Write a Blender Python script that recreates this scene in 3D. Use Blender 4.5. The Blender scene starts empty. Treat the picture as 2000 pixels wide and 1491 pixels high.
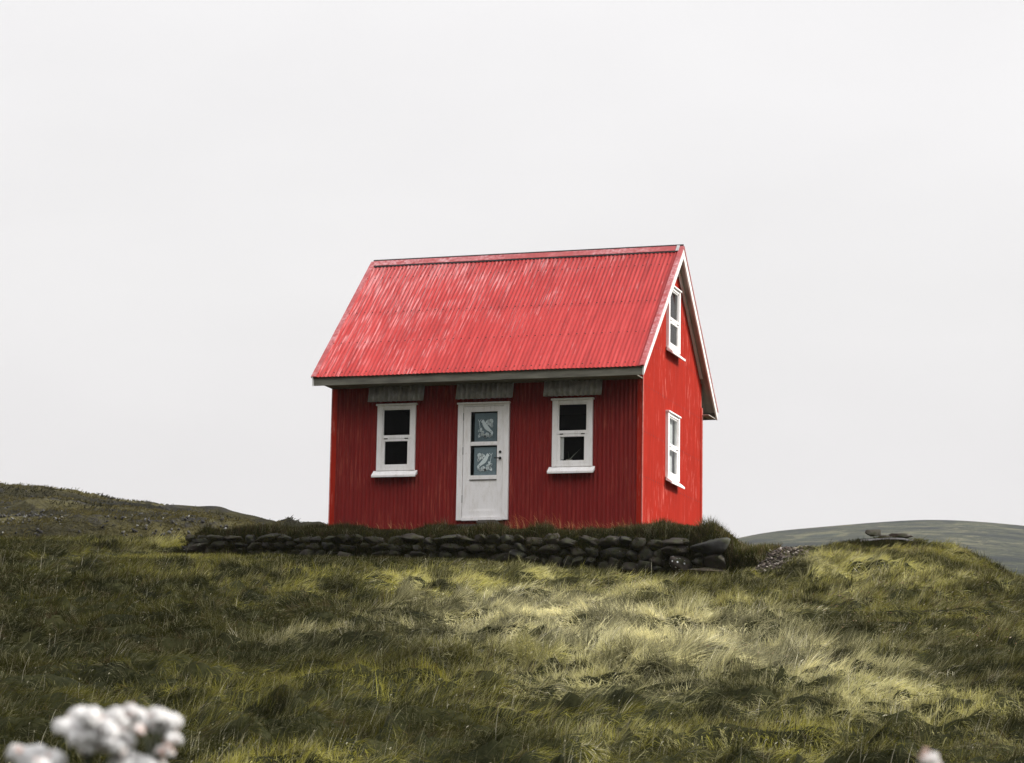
import bpy, bmesh, math, random
import numpy as np
from mathutils import Vector, Matrix

# ------------------------------------------------------------------ camera, sky, sun
scn = bpy.context.scene
col = scn.collection
F_PX = 4734.78
CAM = np.array([9.6248, -36.2834, -3.7262])
YAW, PIT, ROL = -0.3137, 0.1585, 0.0171
fw = np.array([math.sin(YAW) * math.cos(PIT), math.cos(YAW) * math.cos(PIT), math.sin(PIT)])
r0 = np.cross(fw, [0, 0, 1.0]); r0 /= np.linalg.norm(r0)
u0 = np.cross(r0, fw)
rt = math.cos(ROL) * r0 + math.sin(ROL) * u0
up = -math.sin(ROL) * r0 + math.cos(ROL) * u0
cam = bpy.data.cameras.new('camera')
camo = bpy.data.objects.new('camera', cam); col.objects.link(camo)
camo.matrix_world = Matrix(((rt[0], up[0], -fw[0], CAM[0]), (rt[1], up[1], -fw[1], CAM[1]), (rt[2], up[2], -fw[2], CAM[2]), (0, 0, 0, 1)))
cam.sensor_width = 36.0; cam.lens = F_PX / 2000 * 36.0
cam.clip_start = 0.1; cam.clip_end = 6000
cam.dof.use_dof = True; cam.dof.focus_distance = 38.0; cam.dof.aperture_fstop = 9.0
scn.camera = camo

SUN_DIR = Vector((0.80, 0.26, 0.60)).normalized()      # towards the sun, veiled by cloud
sun = bpy.data.lights.new('sun', 'SUN'); sun.energy = 4.6; sun.angle = math.radians(5); sun.color = (1.0, 0.95, 0.88)
suno = bpy.data.objects.new('sun', sun); col.objects.link(suno)
suno.rotation_euler = SUN_DIR.to_track_quat('Z', 'Y').to_euler()

world = bpy.data.worlds.new('World'); scn.world = world; world.use_nodes = True
nt = world.node_tree; nt.nodes.clear()
def N(t, ty, **kw):
    n = t.nodes.new(ty)
    for k, v in kw.items(): setattr(n, k, v)
    return n
out = N(nt, 'ShaderNodeOutputWorld'); bg = N(nt, 'ShaderNodeBackground'); bg.inputs[1].default_value = 1.0
nt.links.new(bg.outputs[0], out.inputs[0])
sky = N(nt, 'ShaderNodeTexSky', sky_type='NISHITA', sun_disc=False)
sky.sun_elevation = math.asin(SUN_DIR.z); sky.sun_rotation = math.atan2(SUN_DIR.x, SUN_DIR.y)
tc = N(nt, 'ShaderNodeTexCoord')
sx = N(nt, 'ShaderNodeSeparateXYZ'); nt.links.new(tc.outputs['Generated'], sx.inputs[0])
def M2(t, op, a, b=None, c=None):
    n = N(t, 'ShaderNodeMath', operation=op)
    for i, v in enumerate((a, b, c)):
        if v is None: continue
        if isinstance(v, (int, float)): n.inputs[i].default_value = v
        else: t.links.new(v, n.inputs[i])
    return n.outputs[0]
ramp = N(nt, 'ShaderNodeValToRGB'); nt.links.new(sx.outputs['Z'], ramp.inputs[0])
cr = ramp.color_ramp
cr.elements[0].position = 0.0; cr.elements[0].color = (.50, .50, .50, 1)
cr.elements[1].position = 1.0; cr.elements[1].color = (.95, .95, .97, 1)
for p_, v_ in ((.03, (.755, .74, .75)), (.12, (.795, .78, .79)), (.19, (.86, .85, .855)), (.27, (.905, .895, .905)), (.36, (.93, .92, .93)), (.6, (1.0, .99, 1.0))):
    e = cr.elements.new(p_); e.color = (*v_, 1)
# unseen sky shaped as fill: bright at right; behind camera dark low, bright high
dp = N(nt, 'ShaderNodeVectorMath', operation='DOT_PRODUCT'); nt.links.new(tc.outputs['Generated'], dp.inputs[0])
dp.inputs[1].default_value = Vector((0.9, 0.0, 0.44)).normalized()
lobe = M2(nt, 'MULTIPLY', M2(nt, 'POWER', M2(nt, 'MAXIMUM', dp.outputs['Value'], 0.0), 4.0), 1.3)
back = N(nt, 'ShaderNodeMapRange', interpolation_type='SMOOTHSTEP'); nt.links.new(sx.outputs['Y'], back.inputs[0])
back.inputs[1].default_value = -0.45; back.inputs[2].default_value = 0.30; back.inputs[3].default_value = 0.0; back.inputs[4].default_value = 1.0
lowz = N(nt, 'ShaderNodeMapRange', interpolation_type='SMOOTHSTEP'); nt.links.new(sx.outputs['Z'], lowz.inputs[0])
lowz.inputs[1].default_value = .25; lowz.inputs[2].default_value = .75; lowz.inputs[3].default_value = .06; lowz.inputs[4].default_value = 2.3
bk = M2(nt, 'ADD', M2(nt, 'MULTIPLY', back.outputs[0], M2(nt, 'SUBTRACT', 1.0, lowz.outputs[0])), lowz.outputs[0])
gain = M2(nt, 'MULTIPLY', M2(nt, 'ADD', lobe, 1.0), bk)
cn = N(nt, 'ShaderNodeTexNoise'); cn.inputs['Scale'].default_value = 5.0; cn.inputs['Detail'].default_value = 3
cmap = N(nt, 'ShaderNodeMapping'); cmap.inputs['Scale'].default_value = (1, 1, 2.5)
nt.links.new(tc.outputs['Generated'], cmap.inputs[0]); nt.links.new(cmap.outputs[0], cn.inputs['Vector'])
gain = M2(nt, 'MULTIPLY', gain, M2(nt, 'ADD', M2(nt, 'MULTIPLY', cn.outputs[0], 0.16), 0.92))
vm = N(nt, 'ShaderNodeVectorMath', operation='SCALE'); nt.links.new(ramp.outputs[0], vm.inputs[0]); nt.links.new(gain, vm.inputs['Scale'])
vs = N(nt, 'ShaderNodeVectorMath', operation='SCALE'); nt.links.new(sky.outputs[0], vs.inputs[0]); vs.inputs['Scale'].default_value = 0.001
va = N(nt, 'ShaderNodeVectorMath', operation='ADD'); nt.links.new(vm.outputs[0], va.inputs[0]); nt.links.new(vs.outputs[0], va.inputs[1])
nt.links.new(va.outputs[0], bg.inputs[0])

scn.view_settings.view_transform = 'Standard'; scn.view_settings.look = 'None'
scn.view_settings.exposure = 0.0; scn.view_settings.gamma = 1.0
scn.render.engine = 'CYCLES'
scn.cycles.max_bounces = 6; scn.cycles.diffuse_bounces = 3; scn.cycles.transparent_max_bounces = 12
scn.cycles.volume_bounces = 1; scn.cycles.use_denoising = True; scn.cycles.denoising_prefilter = 'ACCURATE'; scn.cycles.use_adaptive_sampling = False

# ------------------------------------------------------------------ helpers
rng = np.random.default_rng(7); random.seed(7)
FH = np.array([fw[0], fw[1]]); FH /= np.linalg.norm(FH)      # ground axes: d away from the camera, s to the right
RH = np.array([FH[1], -FH[0]])
def ray(px, py):
    return fw + (px - 1000) / F_PX * rt - (py - 745.5) / F_PX * up
def atd(px, py, d):
    v = ray(px, py); return CAM + v * (d / (v[0] * FH[0] + v[1] * FH[1]))
def aty(px, py, y):
    v = ray(px, py); return CAM + v * ((y - CAM[1]) / v[1])
def to_sd(x, y):
    dx, dy = x - CAM[0], y - CAM[1]
    return dx * RH[0] + dy * RH[1], dx * FH[0] + dy * FH[1]
def to_xy(s, d):
    return CAM[0] + s * RH[0] + d * FH[0], CAM[1] + s * RH[1] + d * FH[1]
def proj(P):
    D = P - CAM; z = D @ fw
    return 1000 + F_PX * (D @ rt) / z, 745.5 - F_PX * (D @ up) / z

def tag(o, label=None, cat=None, group=None, kind=None):
    if label: o['label'] = label
    if cat: o['category'] = cat
    if group: o['group'] = group
    if kind: o['kind'] = kind
    return o
def link(name, me, mat=None, parent=None, mats=None, smooth=False):
    o = bpy.data.objects.new(name, me); col.objects.link(o)
    for m in (mats or ([mat] if mat else [])): me.materials.append(m)
    if smooth: me.polygons.foreach_set('use_smooth', np.ones(len(me.polygons), bool))
    if parent: o.parent = parent
    return o
def empty(name, loc=(0, 0, 0)):
    o = bpy.data.objects.new(name, None); col.objects.link(o); o.location = loc; o.empty_display_size = .3
    return o
def mesh_np(name, V, Q=None, T=None, cols=None, mi=None):
    me = bpy.data.meshes.new(name)
    nq = 0 if Q is None else len(Q); ntr = 0 if T is None else len(T)
    me.vertices.add(len(V)); me.vertices.foreach_set('co', np.ascontiguousarray(V, np.float32).ravel())
    loops = np.concatenate([a.ravel() for a in (Q, T) if a is not None]).astype(np.int32)
    me.loops.add(len(loops)); me.loops.foreach_set('vertex_index', loops)
    me.polygons.add(nq + ntr)
    st = np.concatenate([np.arange(nq) * 4, nq * 4 + np.arange(ntr) * 3]).astype(np.int32)
    me.polygons.foreach_set('loop_start', st)
    if mi is not None: me.polygons.foreach_set('material_index', np.asarray(mi, np.int32))
    if cols is not None:
        a = me.color_attributes.new('Col', 'FLOAT_COLOR', 'POINT')
        c4 = np.ones((len(V), 4), np.float32); c4[:, :3] = cols
        a.data.foreach_set('color', c4.ravel())
    me.update(calc_edges=True)
    return me
class MB:
    """collects shapes for ONE mesh object"""
    def __init__(s): s.v = []; s.f = []; s.m = []
    def add(s, vs, fs, mi=0, X=None):
        b = len(s.v)
        for v in vs:
            v = Vector(v)
            s.v.append(tuple(X @ v) if X is not None else tuple(v))
        for f in fs: s.f.append(tuple(b + i for i in f)); s.m.append(mi)
    def box(s, x0, x1, y0, y1, z0, z1, mi=0, X=None, bev=0.0):
        if bev <= 0:
            s.add([(x0, y0, z0), (x1, y0, z0), (x1, y1, z0), (x0, y1, z0), (x0, y0, z1), (x1, y0, z1), (x1, y1, z1), (x0, y1, z1)],
                  [(0, 3, 2, 1), (4, 5, 6, 7), (0, 1, 5, 4), (1, 2, 6, 5), (2, 3, 7, 6), (3, 0, 4, 7)], mi, X)
        else:
            bm = bmesh.new(); bmesh.ops.create_cube(bm, size=1)
            for v in bm.verts:
                v.co = Vector(((x0 + x1) / 2 + v.co.x * (x1 - x0), (y0 + y1) / 2 + v.co.y * (y1 - y0), (z0 + z1) / 2 + v.co.z * (z1 - z0)))
            bmesh.ops.bevel(bm, geom=bm.edges[:], offset=bev, segments=2, affect='EDGES')
            s.add([v.co for v in bm.verts], [[v.index for v in f.verts] for f in bm.faces], mi, X); bm.free()
    def prism(s, poly, a, b, axis='x', mi=0, X=None):
        """poly: list of 2-D points extruded from a to b along axis"""
        n = len(poly)
        def P(t, p):
            return (t, p[0], p[1]) if axis == 'x' else ((p[0], t, p[1]) if axis == 'y' else (p[0], p[1], t))
        vs = [P(a, p) for p in poly] + [P(b, p) for p in poly]
        fs = [tuple(range(n))[::-1], tuple(range(n, 2 * n))] + [(i, (i + 1) % n, n + (i + 1) % n, n + i) for i in range(n)]
        s.add(vs, fs, mi, X)
    def build(s, name, mat=None, parent=None, mats=None, smooth=False):
        me = bpy.data.meshes.new(name); me.from_pydata(s.v, [], s.f)
        me.polygons.foreach_set('material_index', np.array(s.m, np.int32))
        bm = bmesh.new(); bm.from_mesh(me); bmesh.ops.recalc_face_normals(bm, faces=bm.faces[:]); bm.to_mesh(me); bm.free()
        me.update()
        return link(name, me, mat, parent, mats, smooth)

# value noise
TAB = rng.random((512, 512))
def vnoise(x, y, o=0):
    x = np.asarray(x, float) + 37.3 * o; y = np.asarray(y, float) + 91.7 * o
    xi = np.floor(x).astype(int); yi = np.floor(y).astype(int); fx = x - xi; fy = y - yi
    fx = fx * fx * fx * (fx * (fx * 6 - 15) + 10); fy = fy * fy * fy * (fy * (fy * 6 - 15) + 10)
    a = TAB[xi % 512, yi % 512]; b = TAB[(xi + 1) % 512, yi % 512]; c = TAB[xi % 512, (yi + 1) % 512]; d_ = TAB[(xi + 1) % 512, (yi + 1) % 512]
    return (a * (1 - fx) + b * fx) * (1 - fy) + (c * (1 - fx) + d_ * fx) * fy
def fbm(x, y, oc=4, o=0):
    r = 0; am = .5
    for k in range(oc):
        r = r + am * vnoise(x * 2 ** k, y * 2 ** k, o + k); am *= .5
    return r / (1 - .5 ** oc)
def sstep(a, b, x):
    t = np.clip((x - a) / (b - a), 0, 1); return t * t * (3 - 2 * t)

# ------------------------------------------------------------------ materials
def mat(name):
    m = bpy.data.materials.new(name); m.use_nodes = True; t = m.node_tree; t.nodes.clear()
    o = N(t, 'ShaderNodeOutputMaterial'); b = N(t, 'ShaderNodeBsdfPrincipled'); t.links.new(b.outputs[0], o.inputs[0])
    return m, t, b
def noise(t, scale, detail=4, rough=.55, stretch=(1, 1, 1), coord='Object', dist=0.0):
    c = N(t, 'ShaderNodeTexCoord'); mp = N(t, 'ShaderNodeMapping'); mp.inputs['Scale'].default_value = stretch
    t.links.new(c.outputs[coord], mp.inputs[0])
    n = N(t, 'ShaderNodeTexNoise'); n.inputs['Scale'].default_value = scale; n.inputs['Detail'].default_value = detail; n.inputs['Roughness'].default_value = rough
    n.inputs['Distortion'].default_value = dist
    t.links.new(mp.outputs[0], n.inputs['Vector'])
    return n.outputs[0]
def cramp(t, src, stops):
    r = N(t, 'ShaderNodeValToRGB'); t.links.new(src, r.inputs[0]); c = r.color_ramp
    while len(c.elements) < len(stops): c.elements.new(.5)
    for e, (p, v) in zip(c.elements, stops):
        e.position = p; e.color = (*v, 1) if len(v) == 3 else v
    return r.outputs[0]
def mixc(t, f, a, b, mode='MIX'):
    n = N(t, 'ShaderNodeMix', data_type='RGBA', blend_type=mode)
    for i, v in ((0, f), (6, a), (7, b)):
        if hasattr(v, 'links'): t.links.new(v, n.inputs[i])
        elif isinstance(v, (int, float)): n.inputs[i].default_value = v
        else: n.inputs[i].default_value = (*v, 1)
    return n.outputs[2]
def bump(t, b, h, strength=.4, dist=.01):
    n = N(t, 'ShaderNodeBump'); n.inputs['Strength'].default_value = strength; n.inputs['Distance'].default_value = dist
    t.links.new(h, n.inputs['Height']); t.links.new(n.outputs[0], b.inputs['Normal'])

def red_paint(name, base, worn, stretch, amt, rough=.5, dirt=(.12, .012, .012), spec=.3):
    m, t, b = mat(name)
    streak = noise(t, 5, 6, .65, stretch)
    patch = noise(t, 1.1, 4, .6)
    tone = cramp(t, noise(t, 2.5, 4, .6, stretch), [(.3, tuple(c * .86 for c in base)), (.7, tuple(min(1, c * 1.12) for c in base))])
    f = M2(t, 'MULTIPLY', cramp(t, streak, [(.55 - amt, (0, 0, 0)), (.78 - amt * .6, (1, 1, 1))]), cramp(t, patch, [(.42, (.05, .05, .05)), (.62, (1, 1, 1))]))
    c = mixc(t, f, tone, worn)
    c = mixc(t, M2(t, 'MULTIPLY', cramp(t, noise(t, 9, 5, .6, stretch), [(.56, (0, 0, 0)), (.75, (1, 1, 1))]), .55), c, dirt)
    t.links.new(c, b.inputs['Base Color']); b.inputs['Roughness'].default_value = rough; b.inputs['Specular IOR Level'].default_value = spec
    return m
WALL_RED_SHADED = (.215, .013, .011)
m_front = red_paint('front_wall_paint_shaded', WALL_RED_SHADED, (.42, .10, .06), (7, 7, .4), .03, .55, (.12, .012, .012), .2)  # same red as the gable, darkened to put the front's shade into colour
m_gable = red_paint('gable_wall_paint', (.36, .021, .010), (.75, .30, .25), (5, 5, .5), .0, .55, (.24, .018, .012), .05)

m_bead = red_paint('lit_corner_bead', (.60, .20, .17), (.72, .42, .38), (3, 3, 3), .1)  # pale pink paints in the light caught along the corner edge
def roof_paint():
    m, t, b = mat('roof_paint')
    # faded red with pale scrapes that run down the slope
    st = (9, .5, .5)
    streak = noise(t, 3.2, 8, .72, st)
    fine = noise(t, 26, 5, .6, (2.4, .085, .085))
    patch = noise(t, 1.3, 4, .6, (1, 1, 1))
    c = N(t, 'ShaderNodeTexCoord'); sp = N(t, 'ShaderNodeSeparateXYZ'); t.links.new(c.outputs['Object'], sp.inputs[0])
    left = N(t, 'ShaderNodeMapRange'); t.links.new(sp.outputs['X'], left.inputs[0]); left.inputs[1].default_value = .2; left.inputs[2].default_value = -5.4
    left.inputs[3].default_value = -.10; left.inputs[4].default_value = .075
    top = N(t, 'ShaderNodeMapRange'); t.links.new(sp.outputs['Z'], top.inputs[0]); top.inputs[1].default_value = 2.4; top.inputs[2].default_value = 4.8
    top.inputs[3].default_value = -.05; top.inputs[4].default_value = .07
    bias = M2(t, 'ADD', left.outputs[0], top.outputs[0])
    a = M2(t, 'ADD', streak, bias)
    a = M2(t, 'ADD', a, M2(t, 'MULTIPLY', M2(t, 'SUBTRACT', patch, .5), .28))
    f1 = cramp(t, a, [(.55, (0, 0, 0)), (.72, (1, 1, 1))])
    b2 = M2(t, 'ADD', M2(t, 'ADD', fine, bias), M2(t, 'MULTIPLY', M2(t, 'SUBTRACT', patch, .5), .30))
    f2 = cramp(t, b2, [(.575, (0, 0, 0)), (.70, (1, 1, 1))])
    tone = cramp(t, noise(t, 1.6, 5, .6, (6, .6, .6)), [(.3, (.25, .017, .016)), (.5, (.335, .024, .022)), (.72, (.40, .043, .04))])
    c1 = mixc(t, M2(t, 'MULTIPLY', f1, .20), tone, (.60, .20, .20))
    c2 = mixc(t, M2(t, 'MULTIPLY', f2, .36), c1, (.75, .46, .46))
    t.links.new(c2, b.inputs['Base Color']); b.inputs['Roughness'].default_value = .5; b.inputs['Specular IOR Level'].default_value = .22
    bump(t, b, fine, .15, .003)
    return m
m_roof = roof_paint()
m_cap = red_paint('ridge_cap_paint', (.36, .05, .05), (.62, .36, .38), (3, 3, 3), .16, .45, (.22, .02, .03), .4)

def plain(name, c, rough=.6, var=.12, scale=6, stretch=(1, 1, 1), spec=.3, metal=0.0, bmp=0.0):
    m, t, b = mat(name)
    n = noise(t, scale, 5, .6, stretch)
    t.links.new(cramp(t, n, [(.3, tuple(x * (1 - var) for x in c)), (.7, tuple(min(1, x * (1 + var)) for x in c))]), b.inputs['Base Color'])
    b.inputs['Roughness'].default_value = rough; b.inputs['Specular IOR Level'].default_value = spec; b.inputs['Metallic'].default_value = metal
    if bmp: bump(t, b, n, bmp, .004)
    return m
def white_paint(name, c, dirt):
    m, t, b = mat(name)
    n = noise(t, 5, 6, .65, (3, 3, .8)); g = noise(t, 22, 4, .6)
    c1 = mixc(t, M2(t, 'MULTIPLY', cramp(t, n, [(.48, (0, 0, 0)), (.75, (1, 1, 1))]), .5), c, dirt)
    c1 = mixc(t, M2(t, 'MULTIPLY', cramp(t, g, [(.64, (0, 0, 0)), (.72, (1, 1, 1))]), .5), c1, dirt)
    t.links.new(c1, b.inputs['Base Color']); b.inputs['Roughness'].default_value = .45; b.inputs['Specular IOR Level'].default_value = .35
    return m
m_white = white_paint('white_paint', (.88, .86, .85), (.60, .56, .50))
m_board = white_paint('bargeboard_paint', (.76, .75, .72), (.5, .48, .42))
m_wood = plain('weathered_wood', (.17, .165, .135), .8, .35, 4, (.6, 4, 4), .2, 0, .3)
m_soffit = plain('soffit_boards', (.36, .33, .29), .8, .25, 5, (3, .6, .6), .2, 0, .3)
m_galv = plain('galvanised_metal', (.46, .45, .46), .42, .3, 9, (1, 1, 1), .5, .3)
m_flash = plain('grey_lead_flashing', (.42, .42, .42), .5, .4, 14, (1, 1, 1), .4, .2)
m_black = plain('black_iron_and_gap_shade', (.015, .015, .016), .4, .1, 6)
m_rivet = plain('dark_nails', (.03, .006, .005), .6, .2, 6)
m_dark = plain('interior_boards', (.022, .022, .024), .8, .2, 5)
m_seam = plain('dark_hinge', (.05, .045, .04), .8, .2, 5)  # dark grey-brown of the window and door hinges
m_concrete = plain('door_step_stone', (.10, .09, .08), .9, .3, 9, (1, 1, 1), .2, 0, .4)
m_lace = None
def cloth(name, c, alpha, scale=120):
    m, t, b = mat(name)
    n = noise(t, scale, 2, .5)
    t.links.new(cramp(t, n, [(.3, tuple(x * .8 for x in c)), (.7, c)]), b.inputs['Base Color'])
    b.inputs['Roughness'].default_value = .9; b.inputs['Alpha'].default_value = alpha; b.inputs['Specular IOR Level'].default_value = .1
    return m
m_net = cloth('net_curtain', (.20, .255, .28), 1.0)
m_motif = cloth('lace_motif', (.88, .93, .94), 1.0)
m_curtain = cloth('plain_curtain', (.62, .63, .62), 1.0)
def glass(name):
    m = bpy.data.materials.new(name); m.use_nodes = True; t = m.node_tree; t.nodes.clear()
    o = N(t, 'ShaderNodeOutputMaterial'); tr = N(t, 'ShaderNodeBsdfTransparent'); g = N(t, 'ShaderNodeBsdfGlossy'); g.inputs['Roughness'].default_value = .02
    fr = N(t, 'ShaderNodeFresnel'); fr.inputs[0].default_value = 1.22
    mx = N(t, 'ShaderNodeMixShader'); t.links.new(fr.outputs[0], mx.inputs[0]); t.links.new(tr.outputs[0], mx.inputs[1]); t.links.new(g.outputs[0], mx.inputs[2]); t.links.new(mx.outputs[0], o.inputs[0])
    tr.inputs[0].default_value = (.9, .93, .93, 1)
    return m
m_glass = glass('window_glass')

# ------------------------------------------------------------------ terrain
ctrl = [  # px, py, d : points of the photographed slope, from the bottom edge up to its skyline
    (0, 1500, 17), (500, 1497, 17), (1000, 1496, 17), (1500, 1495, 17), (2000, 1500, 17),
    (-400, 1395, 20), (0, 1390, 20), (1000, 1382, 20), (2000, 1385, 20), (2400, 1395, 20),
    (0, 1270, 24.5), (600, 1262, 24.5), (1200, 1262, 24.5), (2000, 1262, 24.5),
    (-300, 1180, 29.5), (0, 1172, 29.5), (600, 1165, 29.5), (1200, 1178, 29.5), (1600, 1175, 29.5), (2000, 1180, 29.5),
    (0, 1105, 35), (300, 1103, 35), (600, 1112, 34.5), (900, 1118, 34), (1250, 1132, 33.6), (1420, 1140, 33.4), (1600, 1112, 33.5), (1800, 1118, 33.5), (2000, 1160, 33.5), (2300, 1235, 33.5),
    (375, 1080, 38.3), (700, 1084, 37.4), (900, 1087, 37), (1100, 1097, 36.4), (1250, 1112, 36), (1420, 1121, 35.6),
    (1500, 1082, 36), (1560, 1073, 36.5), (1650, 1084, 37.5), (1750, 1074, 38), (1820, 1068, 38), (1880, 1086, 37.8), (1940, 1122, 37.5), (2000, 1166, 37.2), (2150, 1240, 37),
    (1700, 1074, 41), (1800, 1078, 41), (1600, 1092, 41), (1900, 1110, 41), (2050, 1180, 41),
    (0, 1070, 41), (150, 1072, 41), (300, 1068, 41), (-400, 1060, 41),
    (0, 1056, 45), (250, 1058, 45),
    (600, 1090, 46), (1000, 1095, 46), (1400, 1110, 46), (1700, 1115, 47), (2000, 1180, 47)]
CS, CZ = [], []
for px, py, d in ctrl:
    P = atd(px, py, d); s_, d_ = to_sd(P[0], P[1]); CS.append((s_, d_)); CZ.append(P[2])
CS = np.array(CS); CZ = np.array(CZ)
def tps(r2): return np.where(r2 > 1e-9, r2 * np.log(r2 + 1e-12), 0)
K = tps(((CS[:, None] - CS[None]) ** 2).sum(-1)) + np.eye(len(CS)) * .12
Pm = np.c_[np.ones(len(CS)), CS]
A = np.block([[K, Pm], [Pm.T, np.zeros((3, 3))]])
W = np.linalg.solve(A, np.r_[CZ, 0, 0, 0])
def field_base(s, d):
    sh = np.shape(s); s = np.ravel(s).astype(float); d = np.ravel(d).astype(float)
    sc = np.clip(s, -10.5, 10.5); dc = np.clip(d, 15, 46)
    r = np.zeros(len(s))
    for i in range(0, len(s), 200000):
        a, b = sc[i:i + 200000], dc[i:i + 200000]
        r[i:i + 200000] = tps((a[:, None] - CS[None, :, 0]) ** 2 + (b[:, None] - CS[None, :, 1]) ** 2) @ W[:len(CS)] + W[len(CS)] + W[-2] * a + W[-1] * b
    near = -5.2 + (d - 3) * (1.2 / 12)             # gentler ground in front of the photographer
    z15 = r
    r = np.where(d < 15, z15 + (near + 4.0) * np.clip((15 - d) / 12, 0, 1) + 0, r)
    fall = np.clip(d - 46, 0, None)
    r = r - 14 * (1 - np.exp(-fall / 60.0)) * np.where(fall > 0, 1, 0)
    r = r - .02 * np.clip(np.abs(s) - 10.5, 0, 200)
    return r.reshape(sh)
WX0, WX1, WY = -7.15, 1.72, -1.3                     # the dry stone wall runs along y = WY
TUS = []
for k in range(420):
    s_ = rng.uniform(-9, 9); d_ = rng.uniform(16, 36); TUS.append((s_, d_, rng.uniform(.13, .24), rng.uniform(.02, .05)))
TUS = np.array(TUS)
def hummocks(s, d):
    wx = (fbm(s * .5, d * .5, 2, 11) - .5) * 2.2; wy = (fbm(s * .5, d * .5, 2, 17) - .5) * 2.2
    a = 1 - np.sqrt((2 * vnoise(s * .75 + wx + d * .18, d * 1.15 + wy, 3) - 1) ** 2 + .02)
    b = 1 - np.sqrt((2 * vnoise(s * 1.8 + wx * 1.6 + d * .35, d * 2.9 + wy * 1.6, 5) - 1) ** 2 + .03)
    c = vnoise(s * 3.1 + wx, d * 3.9 + wy, 8)
    c2_ = 1 - np.sqrt((2 * vnoise(s * 3.3 + wx * 2 + d * .5, d * 5.0 + wy * 2, 7) - 1) ** 2 + .04)
    h = .16 * (a ** 1.6 - .35) + .30 * (b ** 2.0 - .30) + .17 * (c2_ ** 2.0 - .30) + .06 * (c - .5) + .03 * (vnoise(s * 8, d * 9, 9) - .5)
    return h - .06
def house_mask(x, y, m=0.0):
    return (x > -5.2 - m) & (x < m) & (y > -m) & (y < 3.964 + m)
def height(x, y, tus=True):
    s, d = to_sd(x, y)
    z = field_base(s, d)
    wf = sstep(-5.5, -3.2, y) * sstep(WX0 - 1, WX0, x) * (1 - sstep(WX1 + .2, WX1 + 1.2, x))
    amp = (1 - .7 * wf) * sstep(6, 15, d) * (1 - sstep(39, 44, d) * .6) * (1 - .55 * sstep(33.0, 36.0, d))
    h = hummocks(s, d) * amp
    if tus:
        sh = np.shape(s); sf = np.ravel(s); df = np.ravel(d); add = np.zeros(sf.shape)
        order = np.argsort(df); ds = df[order]
        for (a, b, r, t) in TUS:
            i0, i1 = np.searchsorted(ds, (b - 3 * r, b + 3 * r)); idx = order[i0:i1]
            k = np.abs(sf[idx] - a) < 3.2 * r; idx = idx[k]
            q = ((sf[idx] - a) ** 2 / (1.7 * r * r) + (df[idx] - b) ** 2 / (r * r)); add[idx] += t * np.exp(-q)
        h = h + (add * (ravel_like(amp))).reshape(sh)
    z = z + h
    # platform of earth behind the dry stone wall, on which the house stands
    edge = -.16 + .10 * sstep(-4, -7, x) - .05 * sstep(-1, 1.5, x)
    plat = edge + (0.0 + .06 * sstep(-1, -5.2, x) - edge) * sstep(WY, -.15, y) + .05 * (fbm(x * 1.3, y * 1.3, 3, 21) - .5) - .04
    plat = plat - .5 * sstep(4.2, 9, y)
    mx = sstep(WX0 - .25, WX0 + .25, x) * (1 - sstep(WX1 - .35, WX1 + .75, x + .25 * (y - WY) * .6))
    my = sstep(WY - .02, WY + .14, y) * (1 - sstep(8, 16, y))
    w = mx * my
    z = z - (.12 + .26 * sstep(-1.8, .6, x)) * np.exp(-(np.minimum(y - WY + .15, 0) / (.5 + .9 * sstep(-1.5, .5, x))) ** 2) * sstep(WX0 - .6, WX0, x) * (1 - sstep(WX1 - .2, WX1 + .5, x))
    return z * (1 - w) + plat * w
def ravel_like(a): return np.ravel(a)

def axis(segs):
    r = []
    for a, b, st in segs: r.append(np.arange(a, b, st))
    return np.concatenate(r)
def geo(a, b, n): return a * (b / a) ** (np.arange(1, n + 1) / n)
sv = np.concatenate([-geo(11, 1500, 26)[::-1], np.arange(-11, 11.001, .065), geo(11, 1500, 26)])
dv = np.concatenate([-geo(1, 1200, 18)[::-1], np.arange(-.5, 12, .5), np.arange(12, 45, .065), geo(45, 1800, 34)])
S, D = np.meshgrid(sv, dv)
GX, GY = to_xy(S, D)
GZ = height(GX.ravel(), GY.ravel()).reshape(S.shape)
def grid_mesh(name, X, Y, Z, cols=None):
    n, m = X.shape; V = np.stack([X, Y, Z], -1).reshape(-1, 3)
    i = np.arange(n * m).reshape(n, m)
    Q = np.stack([i[:-1, :-1], i[:-1, 1:], i[1:, 1:], i[1:, :-1]], -1).reshape(-1, 4)
    return mesh_np(name, V, Q, cols=cols)
def soil():
    m, t, b = mat('turf_soil')
    n = noise(t, 1.2, 6, .65); n2 = noise(t, 22, 6, .7)
    c = cramp(t, n, [(.3, (.008, .010, .004)), (.5, (.020, .022, .007)), (.7, (.042, .042, .014))])
    c = mixc(t, M2(t, 'MULTIPLY', cramp(t, n2, [(.45, (0, 0, 0)), (.7, (1, 1, 1))]), .6), c, (.050, .048, .020))
    t.links.new(c, b.inputs['Base Color']); b.inputs['Roughness'].default_value = .95; b.inputs['Specular IOR Level'].default_value = .1
    bump(t, b, n2, .6, .03)
    return m
m_soil = soil()
g = link('ground', grid_mesh('ground', GX, GY, GZ), m_soil, smooth=True)
tag(g, 'grassy slope of turf hummocks rising to the red house', None, None, 'structure')

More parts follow.
